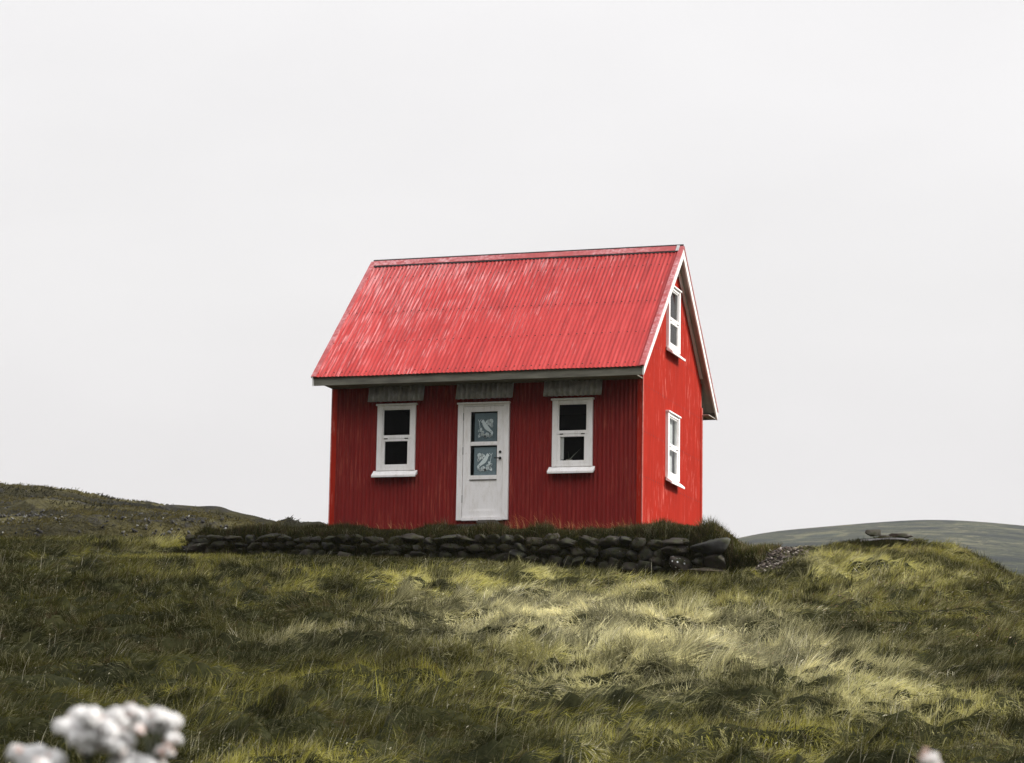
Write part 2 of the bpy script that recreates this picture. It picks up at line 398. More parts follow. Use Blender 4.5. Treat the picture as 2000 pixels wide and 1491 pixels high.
# fast height lookup for planting
def hsample(x, y):
    s, d = to_sd(x, y)
    i0 = np.searchsorted(dv, d) - 1; j0 = np.searchsorted(sv, s) - 1
    i0 = np.clip(i0, 0, len(dv) - 2); j0 = np.clip(j0, 0, len(sv) - 2)
    fd = np.clip((d - dv[i0]) / (dv[i0 + 1] - dv[i0]), 0, 1); fs = np.clip((s - sv[j0]) / (sv[j0 + 1] - sv[j0]), 0, 1)
    return (GZ[i0, j0] * (1 - fs) + GZ[i0, j0 + 1] * fs) * (1 - fd) + (GZ[i0 + 1, j0] * (1 - fs) + GZ[i0 + 1, j0 + 1] * fs) * fd

def hill_mesh(name, pxs, crest, base, d0, d1, d2, amp, scl, mat_, label, nd=170, ncol=420, ease=1.0, rockf=0.0):
    cp = np.linspace(pxs[0], pxs[1], ncol)
    cy = np.interp(cp, [c[0] for c in crest], [c[1] for c in crest]); kk_ = np.hanning(9 if rockf else 41); kk_ /= kk_.sum(); cy = np.convolve(np.pad(cy, len(kk_) // 2, mode='edge'), kk_, 'valid'); by = np.interp(cp, [c[0] for c in base], [c[1] for c in base])
    t = np.linspace(0, 1, nd)
    X = np.zeros((nd + 12, ncol)); Y = X.copy(); Z = X.copy()
    for k in range(nd + 12):
        if k < nd: dd = d0 + (d1 - d0) * t[k]; py = by + (cy - by) * t[k] ** ease
        else: dd = d1 + (d2 - d1) * (k - nd + 1) / 12; py = cy
        P = CAM + np.stack([ray(a, b) for a, b in zip(cp, py)]) * 1.0
        v = P - CAM; v = v * (dd / (v[:, :2] @ FH))[:, None]; P = CAM + v
        X[k], Y[k] = P[:, 0], P[:, 1]; Z[k] = P[:, 2]
        if k >= nd: Z[k] = Z[nd - 1] - (d2 - d1) * .9 * ((k - nd + 1) / 12) ** 2 * .35
    s, d = to_sd(X, Y)
    n = fbm(s * scl, d * scl * 1.3, 5, 31) - .5
    r = 1 - np.abs(2 * vnoise(s * scl * .8 + n * 2, d * scl * 2.6, 33) - 1)
    tt = np.clip(np.arange(nd + 12) / nd, 0, 1)[:, None]
    Z = Z + amp * (n * 1.2 + (r ** 2 - .4) * .8) * (1 - .9 * sstep(.75, 1, tt)) + rockf * (vnoise(s * scl * 9, d * scl * 9, 35) - .5)
    o = link(name, grid_mesh(name, X, Y, Z), mat_, smooth=True)
    tag(o, label, None, None, 'structure')
    return o, X, Y, Z
def hill_mat(name, stops, rock, nscale, rock_thr, st=(1, 1, 1)):
    m, t, b = mat(name)
    n = noise(t, nscale, 8, .62, st); n2 = noise(t, nscale * 3.1, 7, .7, st); n3 = noise(t, nscale * 14, 4, .7)
    c = cramp(t, n, stops)
    c = mixc(t, cramp(t, n2, [(rock_thr, (0, 0, 0)), (rock_thr + .07, (1, 1, 1))]), c, rock)
    c = mixc(t, M2(t, 'MULTIPLY', cramp(t, n3, [(.45, (0, 0, 0)), (.7, (1, 1, 1))]), .45), c, tuple(x * .35 for x in rock))
    t.links.new(c, b.inputs['Base Color']); b.inputs['Roughness'].default_value = .95; b.inputs['Specular IOR Level'].default_value = .1
    bump(t, b, n2, .8, 1.0 / nscale * .15)
    return m
m_hillL = hill_mat('rocky_hill_turf', [(.34, (.012, .012, .008)), (.45, (.026, .024, .013)), (.54, (.06, .054, .022)), (.68, (.12, .105, .045))], (.034, .033, .031), .10, .52, (1, 1, 2.2))
hl, HX, HY, HZ = hill_mesh('rocky_hill', (-500, 760),
    [(-500, 900), (0, 947), (30, 948), (60, 950), (130, 959), (200, 971), (260, 980), (300, 986), (360, 992), (400, 998), (440, 1001), (460, 1004), (490, 1014), (520, 1022), (560, 1029), (640, 1040), (760, 1062)],
    [(-500, 1050), (0, 1064), (300, 1066), (500, 1072), (760, 1085)], 44, 100, 150, .75, .13, m_hillL, 'low rocky hillside of brown grass and grey stone behind the slope', ease=.9, rockf=.22)
m_hillR = hill_mat('far_hill_fields', [(.38, (.012, .018, .016)), (.45, (.014, .021, .017)), (.50, (.060, .064, .036)), (.53, (.014, .021, .017)), (.58, (.13, .125, .07)), (.62, (.04, .05, .03)), (.68, (.03, .04, .03))], (.010, .016, .018), .042, .54, (.6, .6, 1.6))
hr, RX, RY, RZ = hill_mesh('far_hill', (1150, 2500),
    [(1150, 1110), (1400, 1062), (1460, 1045), (1500, 1038), (1560, 1033), (1620, 1028), (1700, 1021), (1760, 1017), (1830, 1015), (1900, 1018), (1960, 1023), (2000, 1027), (2200, 1050), (2500, 1100)],
    [(1150, 1250), (2500, 1250)], 230, 900, 1300, 1.6, .012, m_hillR, 'distant hill of faded fields fading into mist', nd=120, ncol=240, ease=.8)

# ------------------------------------------------------------------ grass
def blades(P, L, w, az, th0, bend, cb, ct, nseg=3, psi=None, slope=None):
    """P roots (n,3), L lengths, w widths, az lean direction, th0 start angle from vertical, bend total, colours at base and tip"""
    n = len(P); t = np.arange(nseg + 1) / nseg
    th = th0[:, None] + bend[:, None] * (t[None, :-1] + .5 / nseg)
    dz = np.cos(th) * (L / nseg)[:, None]; dh = np.sin(th) * (L / nseg)[:, None]
    z = np.concatenate([np.zeros((n, 1)), np.cumsum(dz, 1)], 1); h = np.concatenate([np.zeros((n, 1)), np.cumsum(dh, 1)], 1)
    if slope is not None: z = z + h * slope[:, None]
    C = np.zeros((n, nseg + 1, 3))
    C[:, :, 0] = P[:, 0, None] + h * np.cos(az)[:, None]; C[:, :, 1] = P[:, 1, None] + h * np.sin(az)[:, None]; C[:, :, 2] = P[:, 2, None] + z
    if psi is None: psi = rng.uniform(-1.3, 1.3, n)
    wx = -np.sin(az) * np.cos(psi); wy = np.cos(az) * np.cos(psi); wz = np.sin(psi)
    Wv = np.stack([wx, wy, wz], -1)[:, None, :] * (w[:, None] * np.array([1.0, .95, .7, .12] if nseg == 3 else np.interp(t, [0, .4, .75, 1], [1, .95, .65, .1]))[None])[:, :, None] * .5
    V = np.stack([C - Wv, C + Wv], 2)              # n, seg+1, 2, 3
    Cc = (cb[:, None] * (1 - t)[None, :, None] + ct[:, None] * t[None, :, None])
    Cc = np.repeat(Cc[:, :, None, :], 2, 2)
    b = (np.arange(n) * (nseg + 1) * 2)[:, None, None]
    k = (np.arange(nseg) * 2)[None, :, None]
    Q = b + k + np.array([0, 1, 3, 2])[None, None, :]
    return V.reshape(-1, 3), Q.reshape(-1, 4), Cc.reshape(-1, 3)
def join(parts):
    V, Q, C = [], [], []; o = 0
    for v, q, c in parts: V.append(v); Q.append(q + o); C.append(c); o += len(v)
    return np.concatenate(V), np.concatenate(Q), np.concatenate(C)
def grass_mat():
    m = bpy.data.materials.new('grass_blades'); m.use_nodes = True; t = m.node_tree; t.nodes.clear()
    o = N(t, 'ShaderNodeOutputMaterial'); a = N(t, 'ShaderNodeAttribute', attribute_name='Col')
    d_ = N(t, 'ShaderNodeBsdfPrincipled'); d_.inputs['Roughness'].default_value = .8; d_.inputs['Specular IOR Level'].default_value = .05
    tr = N(t, 'ShaderNodeBsdfTranslucent'); mx = N(t, 'ShaderNodeMixShader'); mx.inputs[0].default_value = .32
    t.links.new(a.outputs['Color'], d_.inputs['Base Color']); t.links.new(a.outputs['Color'], tr.inputs[0])
    t.links.new(d_.outputs[0], mx.inputs[1]); t.links.new(tr.outputs[0], mx.inputs[2]); t.links.new(mx.outputs[0], o.inputs[0])
    return m
m_grass = grass_mat()
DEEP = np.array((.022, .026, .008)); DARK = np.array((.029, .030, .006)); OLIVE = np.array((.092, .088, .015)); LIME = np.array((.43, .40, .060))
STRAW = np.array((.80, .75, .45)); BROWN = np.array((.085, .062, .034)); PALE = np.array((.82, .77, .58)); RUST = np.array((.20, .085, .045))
# where the paler sward lies: ellipses on the slope (px, py -> ground), radius along s and d, straw and lime share
ZONE = [(700, 1140, 1.2, 1.6, .15, .7), (820, 1150, 1.3, 2.0, .3, 1.0), (960, 1140, 1.4, 2.4, .35, 1.0), (1090, 1130, 1.4, 2.4, .4, .9), (860, 1215, .8, 1.6, .7, .3), (960, 1230, .9, 2.0, .9, .2), (1090, 1200, 1.4, 2.6, .95, .2),
        (1180, 1245, 1.5, 2.6, 1.0, .2), (1320, 1255, 1.4, 2.6, 1.0, .2), (1440, 1285, 1.3, 2.4, .95, .2), (1560, 1320, 1.1, 2.2, .8, .4), (1690, 1355, 1.0, 2.0, .55, .6), (1840, 1390, 1.0, 1.8, .35, .7), (1260, 1330, 1.3, 1.8, .65, .5), (1060, 1290, 1.1, 1.5, .4, .7),
        (1230, 1160, 1.2, 2.4, .5, .6), (620, 1260, .5, .9, .4, .1), (1480, 1110, .8, 1.6, .5, .6), (1400, 1180, 1.0, 1.6, .3, .6), (1620, 1110, 1.3, 2.4, .4, .9), (1740, 1110, 1.3, 2.4, .35, .9),
        (1700, 1160, 1.2, 1.8, .3, .7), (1900, 1230, 1.0, 1.4, .15, .35), (480, 1350, .9, .9, .05, .6), (300, 1090, 1.3, 1.5, .05, .4), (560, 1120, 1.4, 1.5, .1, .45), (300, 1056, 1.0, 2.2, .3, .9), (1730, 1068, 1.0, 1.6, .2, .7), (1000, 1420, 1.2, .7, .1, .5), (1400, 1460, 1.4, .7, .15, .6), (620, 1480, 1.0, .7, .1, .7), (800, 1360, 1.2, .8, .05, .5)]
ZC = []
for (px, py, a, b, st_, li) in ZONE:
    ds = np.linspace(15, 45, 400); best = None
    v = ray(px, py); k = v / (v[:2] @ FH)
    X_ = CAM[0] + k[0] * ds; Y_ = CAM[1] + k[1] * ds; Z_ = CAM[2] + k[2] * ds
    hh = hsample(X_, Y_); i = np.argmax(hh > Z_) if (hh > Z_).any() else 350
    s_, d_ = to_sd(X_[i], Y_[i]); ZC.append((s_, d_, a, b, st_, li))
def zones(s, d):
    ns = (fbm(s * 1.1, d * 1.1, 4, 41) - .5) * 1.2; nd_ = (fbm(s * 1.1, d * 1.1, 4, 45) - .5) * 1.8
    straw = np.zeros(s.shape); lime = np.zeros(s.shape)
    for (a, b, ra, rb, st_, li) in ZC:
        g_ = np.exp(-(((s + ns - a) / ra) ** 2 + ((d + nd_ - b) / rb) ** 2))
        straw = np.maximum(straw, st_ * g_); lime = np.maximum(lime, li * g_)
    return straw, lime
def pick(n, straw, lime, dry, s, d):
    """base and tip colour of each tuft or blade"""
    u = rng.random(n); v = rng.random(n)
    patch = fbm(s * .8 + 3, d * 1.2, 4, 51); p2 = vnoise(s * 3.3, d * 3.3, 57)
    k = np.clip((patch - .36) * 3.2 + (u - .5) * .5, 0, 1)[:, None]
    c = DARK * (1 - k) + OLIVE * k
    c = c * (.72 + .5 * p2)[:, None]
    p3 = fbm(s * 1.5 + .5 * d + 5, d * 4.0, 3, 151); dk = (np.clip((p3 - .50) * 10, 0, 1) * (.95 - .3 * np.clip(straw, 0, 1)))[:, None]  # dark lens-shaped streaks paint shadows into the grass colour
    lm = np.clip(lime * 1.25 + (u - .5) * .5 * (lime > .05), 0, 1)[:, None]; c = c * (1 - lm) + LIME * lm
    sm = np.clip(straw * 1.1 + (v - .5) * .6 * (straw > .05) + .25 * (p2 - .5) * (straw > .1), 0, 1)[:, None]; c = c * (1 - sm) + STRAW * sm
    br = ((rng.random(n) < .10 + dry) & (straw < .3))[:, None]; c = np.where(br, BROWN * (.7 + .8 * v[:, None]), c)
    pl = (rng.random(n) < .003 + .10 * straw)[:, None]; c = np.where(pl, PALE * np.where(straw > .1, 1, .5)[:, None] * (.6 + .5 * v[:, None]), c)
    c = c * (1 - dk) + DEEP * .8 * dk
    return c * rng.uniform(.75, 1.25, n)[:, None]

def flow(s, d):
    return (fbm(s * .9 + 9, d * .9, 3, 61) - .5) * 4.6
# -- the slope
NT = 135000
dd = 14.6 + (46.0 - 14.6) * rng.random(NT * 2) ** 1.1
ss = rng.uniform(-1, 1, NT * 2) * 10.2
ok = np.abs(ss) < dd * .2115 + 1.3
dd, ss = dd[ok][:NT], ss[ok][:NT]
# extra tufts on the tussocks
ti = rng.integers(0, len(TUS), 15000)
ts = TUS[ti, 0] + rng.normal(0, 1, 15000) * TUS[ti, 2] * .8; td = TUS[ti, 1] + rng.normal(0, 1, 15000) * TUS[ti, 2] * .55
istus = np.r_[np.zeros(len(ss), bool), np.ones(15000, bool)]
ss = np.r_[ss, ts]; dd = np.r_[dd, td]
# turf hangs down the steep faces of the hummocks
fd_ = 15 + 23 * rng.random(160000); fs_ = rng.uniform(-1, 1, 160000) * (fd_ * .2115 + 1)
fx_, fy_ = to_xy(fs_, fd_); fx2, fy2 = to_xy(fs_, fd_ + .12); st_ = (hsample(fx2, fy2) - hsample(fx_, fy_)) / .12
kf = rng.random(160000) < np.clip((st_ - .25) * .9, 0, .85); fs_, fd_ = fs_[kf], fd_[kf]; print('faces', len(fs_))
ss = np.r_[ss, fs_]; dd = np.r_[dd, fd_]; istus = np.r_[istus, np.zeros(len(fs_), bool)]; isface = np.r_[np.zeros(len(istus) - len(fs_), bool), np.ones(len(fs_), bool)]
X_, Y_ = to_xy(ss, dd)
scree_c = to_sd(*aty(1520, 1095, -1.6)[:2])
def in_scree(s, d): return (((s - scree_c[0]) / .46) ** 2 + ((d - scree_c[1] - .2) / 1.9) ** 2 + (fbm(s * 3, d * 3, 2, 71) - .5) * 1.2) < .8
keep = ~((Y_ > WY - .16) & (X_ > WX0 - .1) & (X_ < WX1 + .15)) & ~house_mask(X_, Y_, .1) & ~(in_scree(ss, dd) & (rng.random(len(ss)) < .97))
ss, dd, X_, Y_, istus, isface = ss[keep], dd[keep], X_[keep], Y_[keep], istus[keep], isface[keep]
nt_ = len(ss)
straw, lime = zones(ss, dd)
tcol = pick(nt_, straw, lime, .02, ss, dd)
tcol[istus] = tcol[istus] * .35 + DARK * .45
lod = np.clip(.45 + 1.1 * (fbm(ss * .7, dd * .9, 3, 81) - .45) + .25 * straw, .1, 1)        # how far the wind has laid it
taz = math.radians(-22) + flow(ss, dd) + rng.normal(0, .35, nt_)
taz = np.where(isface, math.atan2(-FH[1], -FH[0]) + .5 + rng.normal(0, .5, nt_), taz); lod = np.where(isface, .8, lod)
tL = .84 * (.085 + .11 * fbm(ss * .6, dd * .6, 2, 85) + .075 * straw + .0022 * (dd - 17)) * rng.uniform(.75, 1.25, nt_) * np.where(istus, 1.15, 1)
near_wall = sstep(32.5, 35.5, dd) * (X_ > -8) * (X_ < 3); tL *= 1 - .5 * near_wall
NB = 11
def rep(a): return np.repeat(a, NB, 0)
n = nt_ * NB
rad = rep(np.where(istus, .05, .07)) * np.sqrt(rng.random(n)); an = rng.uniform(0, 2 * math.pi, n)
bx = rep(X_) + rad * np.cos(an); by = rep(Y_) + rad * np.sin(an)
bs, bd = to_sd(bx, by)
PZ = hsample(bx, by) - .02
az = rep(taz) + rng.normal(0, .38, n); az = np.where(rep(istus), an + rng.normal(0, .5, n), az)
lo = rep(lod)
th0 = np.clip(.25 + .75 * lo + rng.normal(0, .22, n), 0, 1.45); bend = np.clip(.3 + .9 * lo + rng.normal(0, .3, n), 0, 1.7)
th0 = np.where(rep(istus), np.abs(rng.normal(0, .4, n)), th0); bend = np.minimum(bend, rng.uniform(1.35, 1.75, n) - th0)
bL = rep(tL) * rng.uniform(.6, 1.25, n)
bw = (.0035 + .00016 * (bd - 15)) * rng.uniform(.7, 1.4, n)
cb = rep(tcol) * rng.uniform(.8, 1.2, n)[:, None]
dryt = (rng.random(n) < .15)[:, None]
ct = np.where(dryt, cb * .5 + STRAW * .35, cb * 1.1)
def gslope(x, y, a, e=.09):
    return np.clip((hsample(x + e * np.cos(a), y + e * np.sin(a)) - hsample(x - e * .3 * np.cos(a), y - e * .3 * np.sin(a))) / (1.3 * e), -1.5, 1.5)
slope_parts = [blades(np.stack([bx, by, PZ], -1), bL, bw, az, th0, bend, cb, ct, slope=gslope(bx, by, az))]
# thin upright dry stems here and there
n = 3000
d2 = 15 + 21 * rng.random(n) ** 1.3; s2 = rng.uniform(-1, 1, n) * (d2 * .2115 + 1)
cl = fbm(s2 * 1.2, d2 * 1.2, 3, 91); k = cl > .52; s2, d2 = s2[k], d2[k]; n = len(s2)
x2, y2 = to_xy(s2, d2)
k = ~((y2 > WY - .2) & (x2 > WX0) & (x2 < WX1 + .1)); x2, y2, s2, d2 = x2[k], y2[k], s2[k], d2[k]; n = len(x2)
c2 = np.where((rng.random(n) < .35)[:, None], PALE * .8, STRAW * .6) * rng.uniform(.5, 1.2, n)[:, None]
slope_parts.append(blades(np.stack([x2, y2, hsample(x2, y2)], -1), rng.uniform(.12, .30, n), .0035 + rng.random(n) * .003, rng.uniform(-.9, .6, n), np.abs(rng.normal(0, .25, n)), rng.uniform(0, .8, n), c2 * .8, c2 * 1.15))
n = 800
d3 = 15.5 + 17 * rng.random(n) ** 1.6; s3 = rng.uniform(-1, 1, n) * (d3 * .2115 + .5); k = fbm(s3 * 1.5, d3 * 1.2, 3, 161) > .53; s3, d3 = s3[k], d3[k]; n = len(s3); x3, y3 = to_xy(s3, d3)
l3 = rng.uniform(.12, .22, n); z3 = hsample(x3, y3); a3 = rng.uniform(-1, 1, n); c3 = PALE * rng.uniform(.5, 1.0, n)[:, None]
slope_parts.append(blades(np.stack([x3, y3, z3], -1), l3, np.full(n, .0035), a3, np.full(n, .1), np.zeros(n), c3 * .5, c3 * .7))
slope_parts.append(blades(np.stack([x3 + np.cos(a3) * .0998 * l3, y3 + np.sin(a3) * .0998 * l3, z3 + .985 * l3], -1), rng.uniform(.014, .03, n), rng.uniform(.006, .013, n), a3, np.full(n, .5), np.full(n, 1.0), c3, c3))
V, Q, C = join(slope_parts)
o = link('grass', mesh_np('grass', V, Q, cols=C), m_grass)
tag(o, 'long windswept olive and straw coloured grass covering the slope', 'grass', None, 'stuff')

# -- short dark turf on the earth bank, hanging over the stones
def turf(name, label, xs, ys, L, w, azf, th, bd_, colf, nb, group=None):
    nn = len(xs) * nb
    X2 = np.repeat(xs, nb) + rng.normal(0, .018, nn); Y2 = np.repeat(ys, nb) + rng.normal(0, .018, nn)
    Z2 = hsample(X2, Y2) - .012
    cc = np.repeat(colf, nb, 0) * rng.uniform(.7, 1.3, nn)[:, None]
    LL = np.repeat(L, nb) * rng.uniform(.5, 1.2, nn)
    o = link(name, mesh_np(name, *join([blades(np.stack([X2, Y2, Z2], -1), LL, rng.uniform(.7, 1.3, nn) * w, azf(nn), np.abs(rng.normal(0, th, nn)), rng.uniform(*bd_, nn), cc, cc * 1.15)])[:2], cols=None), m_grass)
    return o
def patchcol(n, cs, ws):
    i = rng.choice(len(cs), n, p=np.array(ws) / sum(ws)); return np.array(cs)[i] * rng.uniform(.75, 1.25, n)[:, None]
parts = []
def add_turf(xs, ys, L, w, az, th, bend, cols, nb, spread=.02, dz=0.0):
    nn = len(xs) * nb
    X2 = np.repeat(xs, nb) + rng.normal(0, spread, nn); Y2 = np.repeat(ys, nb) + rng.normal(0, spread, nn)
    cc = np.repeat(cols, nb, 0) * rng.uniform(.75, 1.25, nn)[:, None]
    parts.append(blades(np.stack([X2, Y2, hsample(X2, Y2) - .012 + dz], -1), np.repeat(L, nb) * rng.uniform(.5, 1.15, nn), rng.uniform(.7, 1.3, nn) * w,
                        az(nn), np.abs(rng.normal(0, th, nn)), rng.uniform(*bend, nn), cc, cc * 1.15))
n = 9000
xs = rng.uniform(WX0 - .2, WX1 + .5, n); ys = WY + .02 + 1.5 * rng.random(n) ** 1.3
k = ~house_mask(xs, ys, .02); xs, ys = xs[k], ys[k]; n = len(xs)
hgt = .035 + .03 * (ys < -.7) + .09 * np.clip((fbm(xs * 1.6, ys * 1.6, 3, 95) - .42) * 4, 0, 1) + .04 * np.exp(-((ys + 1.2) / .3) ** 2)
for cx_, hh_, wd in ((-3.05, .14, .07), (-1.35, .13, .16), (.55, .09, .16), (1.30, .12, .10), (1.62, .04, .2), (-5.6, .04, .4), (-2.1, .05, .2), (-4.6, .06, .3)):
    hgt = hgt + hh_ * np.exp(-((xs - cx_) / wd) ** 2) * (ys < -.5)
bright = sstep(.8, 2.0, xs)[:, None]
colr = patchcol(n, [DEEP * 1.1, DARK * .9, BROWN * .9, OLIVE * .7, STRAW * .25], [5, 4, 4, 2, 1]) * (1 + .9 * bright)
add_turf(xs, ys, hgt, .007, lambda q: rng.uniform(-math.pi, math.pi, q), .35, (0, .7), colr, 11)
# tufts rooted in the joints of the wall
n = 900
xs = rng.uniform(WX0, WX1 - .1, n); ys = np.full(n, WY - .13) + rng.normal(0, .02, n)
zlo = -.47 - .30 * sstep(-2.5, 1.5, xs); zz_ = zlo + (-.14 - zlo) * rng.random(n)
for _ in range(7):
    cc = patchcol(n, [DEEP, DARK * .8, BROWN * .8, OLIVE * .7], [4, 4, 3, 2])
    parts.append(blades(np.stack([xs + rng.normal(0, .012, n), ys, zz_], -1), rng.uniform(.03, .11, n), np.full(n, .006), rng.normal(-math.pi / 2, .7, n), rng.uniform(.3, 1.1, n), rng.uniform(.6, 1.8, n), cc, cc * 1.2))
# the fringe that droops over the top course
n = 3400
xs = rng.uniform(WX0 - .15, WX1 + .35, n); ys = np.full(n, WY + .02) + rng.normal(0, .03, n)
add_turf(xs, ys, np.full(n, .19) * rng.uniform(.4, 1.4, n), .007, lambda q: rng.normal(-math.pi / 2, .6, q), .7, (.5, 1.9), patchcol(n, [DEEP, DARK * .8, BROWN * .7, OLIVE * .7], [5, 4, 2, 1]), 10, .03, .02)
V, Q, C = join(parts)
o = link('bank_turf', mesh_np('bank_turf', V, Q, cols=C), m_grass)
tag(o, 'short dark turf capping the stone wall in front of the house', 'turf', None, 'stuff')

# -- dry stalks against the house walls
parts = []
n = 420
xs = np.concatenate([rng.uniform(-2.1, -.05, 240), rng.uniform(-5.2, -3.1, 90), rng.uniform(-2.1, -1.2, 50)]); ys = rng.uniform(-.32, -.06, len(xs)); n = len(xs)
Ls = np.where((xs > -2.1) & (xs < -1.2), rng.uniform(.10, .34, n), rng.uniform(.06, .20, n))
cc = patchcol(n, [np.array((.52, .20, .08)), np.array((.60, .34, .16)), np.array((.36, .11, .05))], [4, 3, 2])
parts.append(blades(np.stack([xs, ys, hsample(xs, ys)], -1), Ls, rng.uniform(.004, .008, n), rng.normal(math.pi, .6, n), np.abs(rng.normal(.1, .15, n)), rng.uniform(.1, 1.3, n), cc * .8, cc * 1.2))
n = 520
ys = rng.uniform(.02, 3.9, n); xs = rng.uniform(.05, .30, n)
cc = patchcol(n, [np.array((.60, .36, .20)), np.array((.66, .42, .26)), np.array((.38, .16, .07))], [4, 3, 2])
parts.append(blades(np.stack([xs, ys, hsample(xs, ys)], -1), rng.uniform(.06, .22, n) * (1 + .3 * (ys / 4)), rng.uniform(.004, .008, n), rng.uniform(0, 6.28, n), np.abs(rng.normal(.1, .2, n)), rng.uniform(.1, 1.0, n), cc, cc * 1.2))
V, Q, C = join(parts)
o = link('dry_stalks', mesh_np('dry_stalks', V, Q, cols=C), m_grass)
tag(o, 'orange brown dry seed stalks growing along the foot of the red walls', 'dry grass', None, 'stuff')

# -- rough grass on the rocky hill
n = 110000
ii = rng.integers(2, 168, n); jj = rng.integers(0, HX.shape[1] - 1, n)
fx = rng.random(n); fy = rng.random(n)
def hs(A_): return A_[ii, jj] * (1 - fx) * (1 - fy) + A_[ii, jj + 1] * fx * (1 - fy) + A_[ii + 1, jj] * (1 - fx) * fy + A_[ii + 1, jj + 1] * fx * fy
P = np.stack([hs(HX), hs(HY), hs(HZ)], -1); s_, d_ = to_sd(P[:, 0], P[:, 1])
pn = fbm(s_ * .12, d_ * .25, 4, 101); k = pn > .47; P, pn, s_, d_ = P[k], pn[k], s_[k], d_[k]; n = len(P)
cc = np.where((pn > .54)[:, None], np.array((.11, .095, .036)), np.array((.036, .034, .017))) * rng.uniform(.6, 1.3, n)[:, None]
v_ = blades(P, rng.uniform(.08, .20, n), rng.uniform(.012, .03, n) * (d_ / 60), rng.normal(-.4, 1, n), rng.uniform(.4, 1.1, n), rng.uniform(.3, 1, n), cc, cc)
o = link('hill_grass', mesh_np('hill_grass', v_[0], v_[1], cols=v_[2]), m_grass)
tag(o, 'sparse brown grass on the rocky hillside at left', 'grass', None, 'stuff')

# ------------------------------------------------------------------ stones
def rock_verts(seed, sub=3, box=.55, rough=.16, facet=.6):
    bm = bmesh.new(); bmesh.ops.create_icosphere(bm, subdivisions=sub, radius=1)
    R = np.random.default_rng(seed); off = R.uniform(-50, 50, 3)
    co = np.array([v.co[:] for v in bm.verts]); f = [[v.index for v in fc.verts] for fc in bm.faces]; bm.free()
    p = 1 / np.maximum(.01, (np.abs(co) ** (2 + 5 * box)).sum(1)) ** (1 / (2 + 5 * box)); co = co * p[:, None]
    for k in range(13):                      # split faces
        nrm = R.normal(size=3); nrm /= np.linalg.norm(nrm); dlim = R.uniform(.55, .88)
        e = co @ nrm - dlim; co = co - np.where(e > 0, e * facet * 1.6, 0)[:, None] * nrm
    from mathutils import noise as mn
    dsp = np.array([mn.noise(Vector(c * 1.4 + off)) + .55 * mn.noise(Vector(c * 3.5 + off)) + .4 * mn.noise(Vector(c * 8 + off)) for c in co])
    return co * (1 + rough * dsp)[:, None], f
def basalt(name, base, lichen=None, lthr=.66, lscale=6, cold=None, pin=False):
    m, t, b = mat(name)
    n = noise(t, 5, 7, .65); n2 = noise(t, 30, 4, .6)
    oi = N(t, 'ShaderNodeObjectInfo')
    c = cramp(t, n, [(.32, tuple(x * .45 for x in base)), (.66, tuple(x * 1.8 for x in base))])
    c = mixc(t, M2(t, 'MULTIPLY', oi.outputs['Random'], .6), c, (.060, .045, .032))
    c = mixc(t, M2(t, 'MULTIPLY', cramp(t, noise(t, 4.1, 5, .65), [(.52, (0, 0, 0)), (.62, (1, 1, 1))]), .7), c, (.034, .038, .014))
    if lichen:
        if pin:
            vo = N(t, 'ShaderNodeTexVoronoi'); vo.inputs['Scale'].default_value = lscale; tcx = N(t, 'ShaderNodeTexCoord'); t.links.new(tcx.outputs['Object'], vo.inputs['Vector'])
            f = cramp(t, vo.outputs['Distance'], [(lthr, (1, 1, 1)), (lthr + .05, (0, 0, 0))])
        else: f = cramp(t, noise(t, lscale, 5, .7), [(lthr, (0, 0, 0)), (lthr + .03, (1, 1, 1))])
        c = mixc(t, f, c, lichen)
    t.links.new(c, b.inputs['Base Color']); b.inputs['Roughness'].default_value = .85; b.inputs['Specular IOR Level'].default_value = .25
    bump(t, b, n2, .5, .012)
    return m
m_stone = basalt('basalt_stone', (.022, .021, .019), (.17, .17, .15), .64, 13)
m_spot = basalt('lichen_spotted_basalt', (.022, .023, .026), (.75, .77, .78), .22, 16, pin=True)
m_lich = basalt('white_lichen_basalt', (.022, .024, .027), (.62, .64, .62), .64, 7)
m_brown = basalt('brown_base_stone', (.095, .078, .062))
m_orange = plain('orange_lichen', (.55, .27, .05), .9, .3, 20)
wall = empty('stone_wall', ((WX0 + WX1) / 2, WY, -.6))
tag(wall, 'low dry stone wall of dark basalt under the red house, capped with turf', 'stone wall')
WL = Vector(wall.location)
def add_stone(cx_, cy_, cz_, w_, dep, h_, seed, m=None, tilt=0.0, box=.55, label=None, name='stone', parent=wall, rough=.16):
    co, f = rock_verts(seed, 3, box, rough)
    V = co * np.array([w_ / 2, dep / 2, h_ / 2]) * 1.06
    ca, sa = math.cos(tilt), math.sin(tilt)
    V = np.stack([V[:, 0] * ca - V[:, 2] * sa, V[:, 1], V[:, 0] * sa + V[:, 2] * ca], -1)
    me = mesh_np(name, V, None, np.array(f))
    o = link(name, me, m or m_stone, parent, smooth=False)
    o.location = (cx_ - WL.x, cy_ - WL.y, cz_ - WL.z) if parent is wall else (cx_, cy_, cz_)
    if label: o['label'] = label
    return o
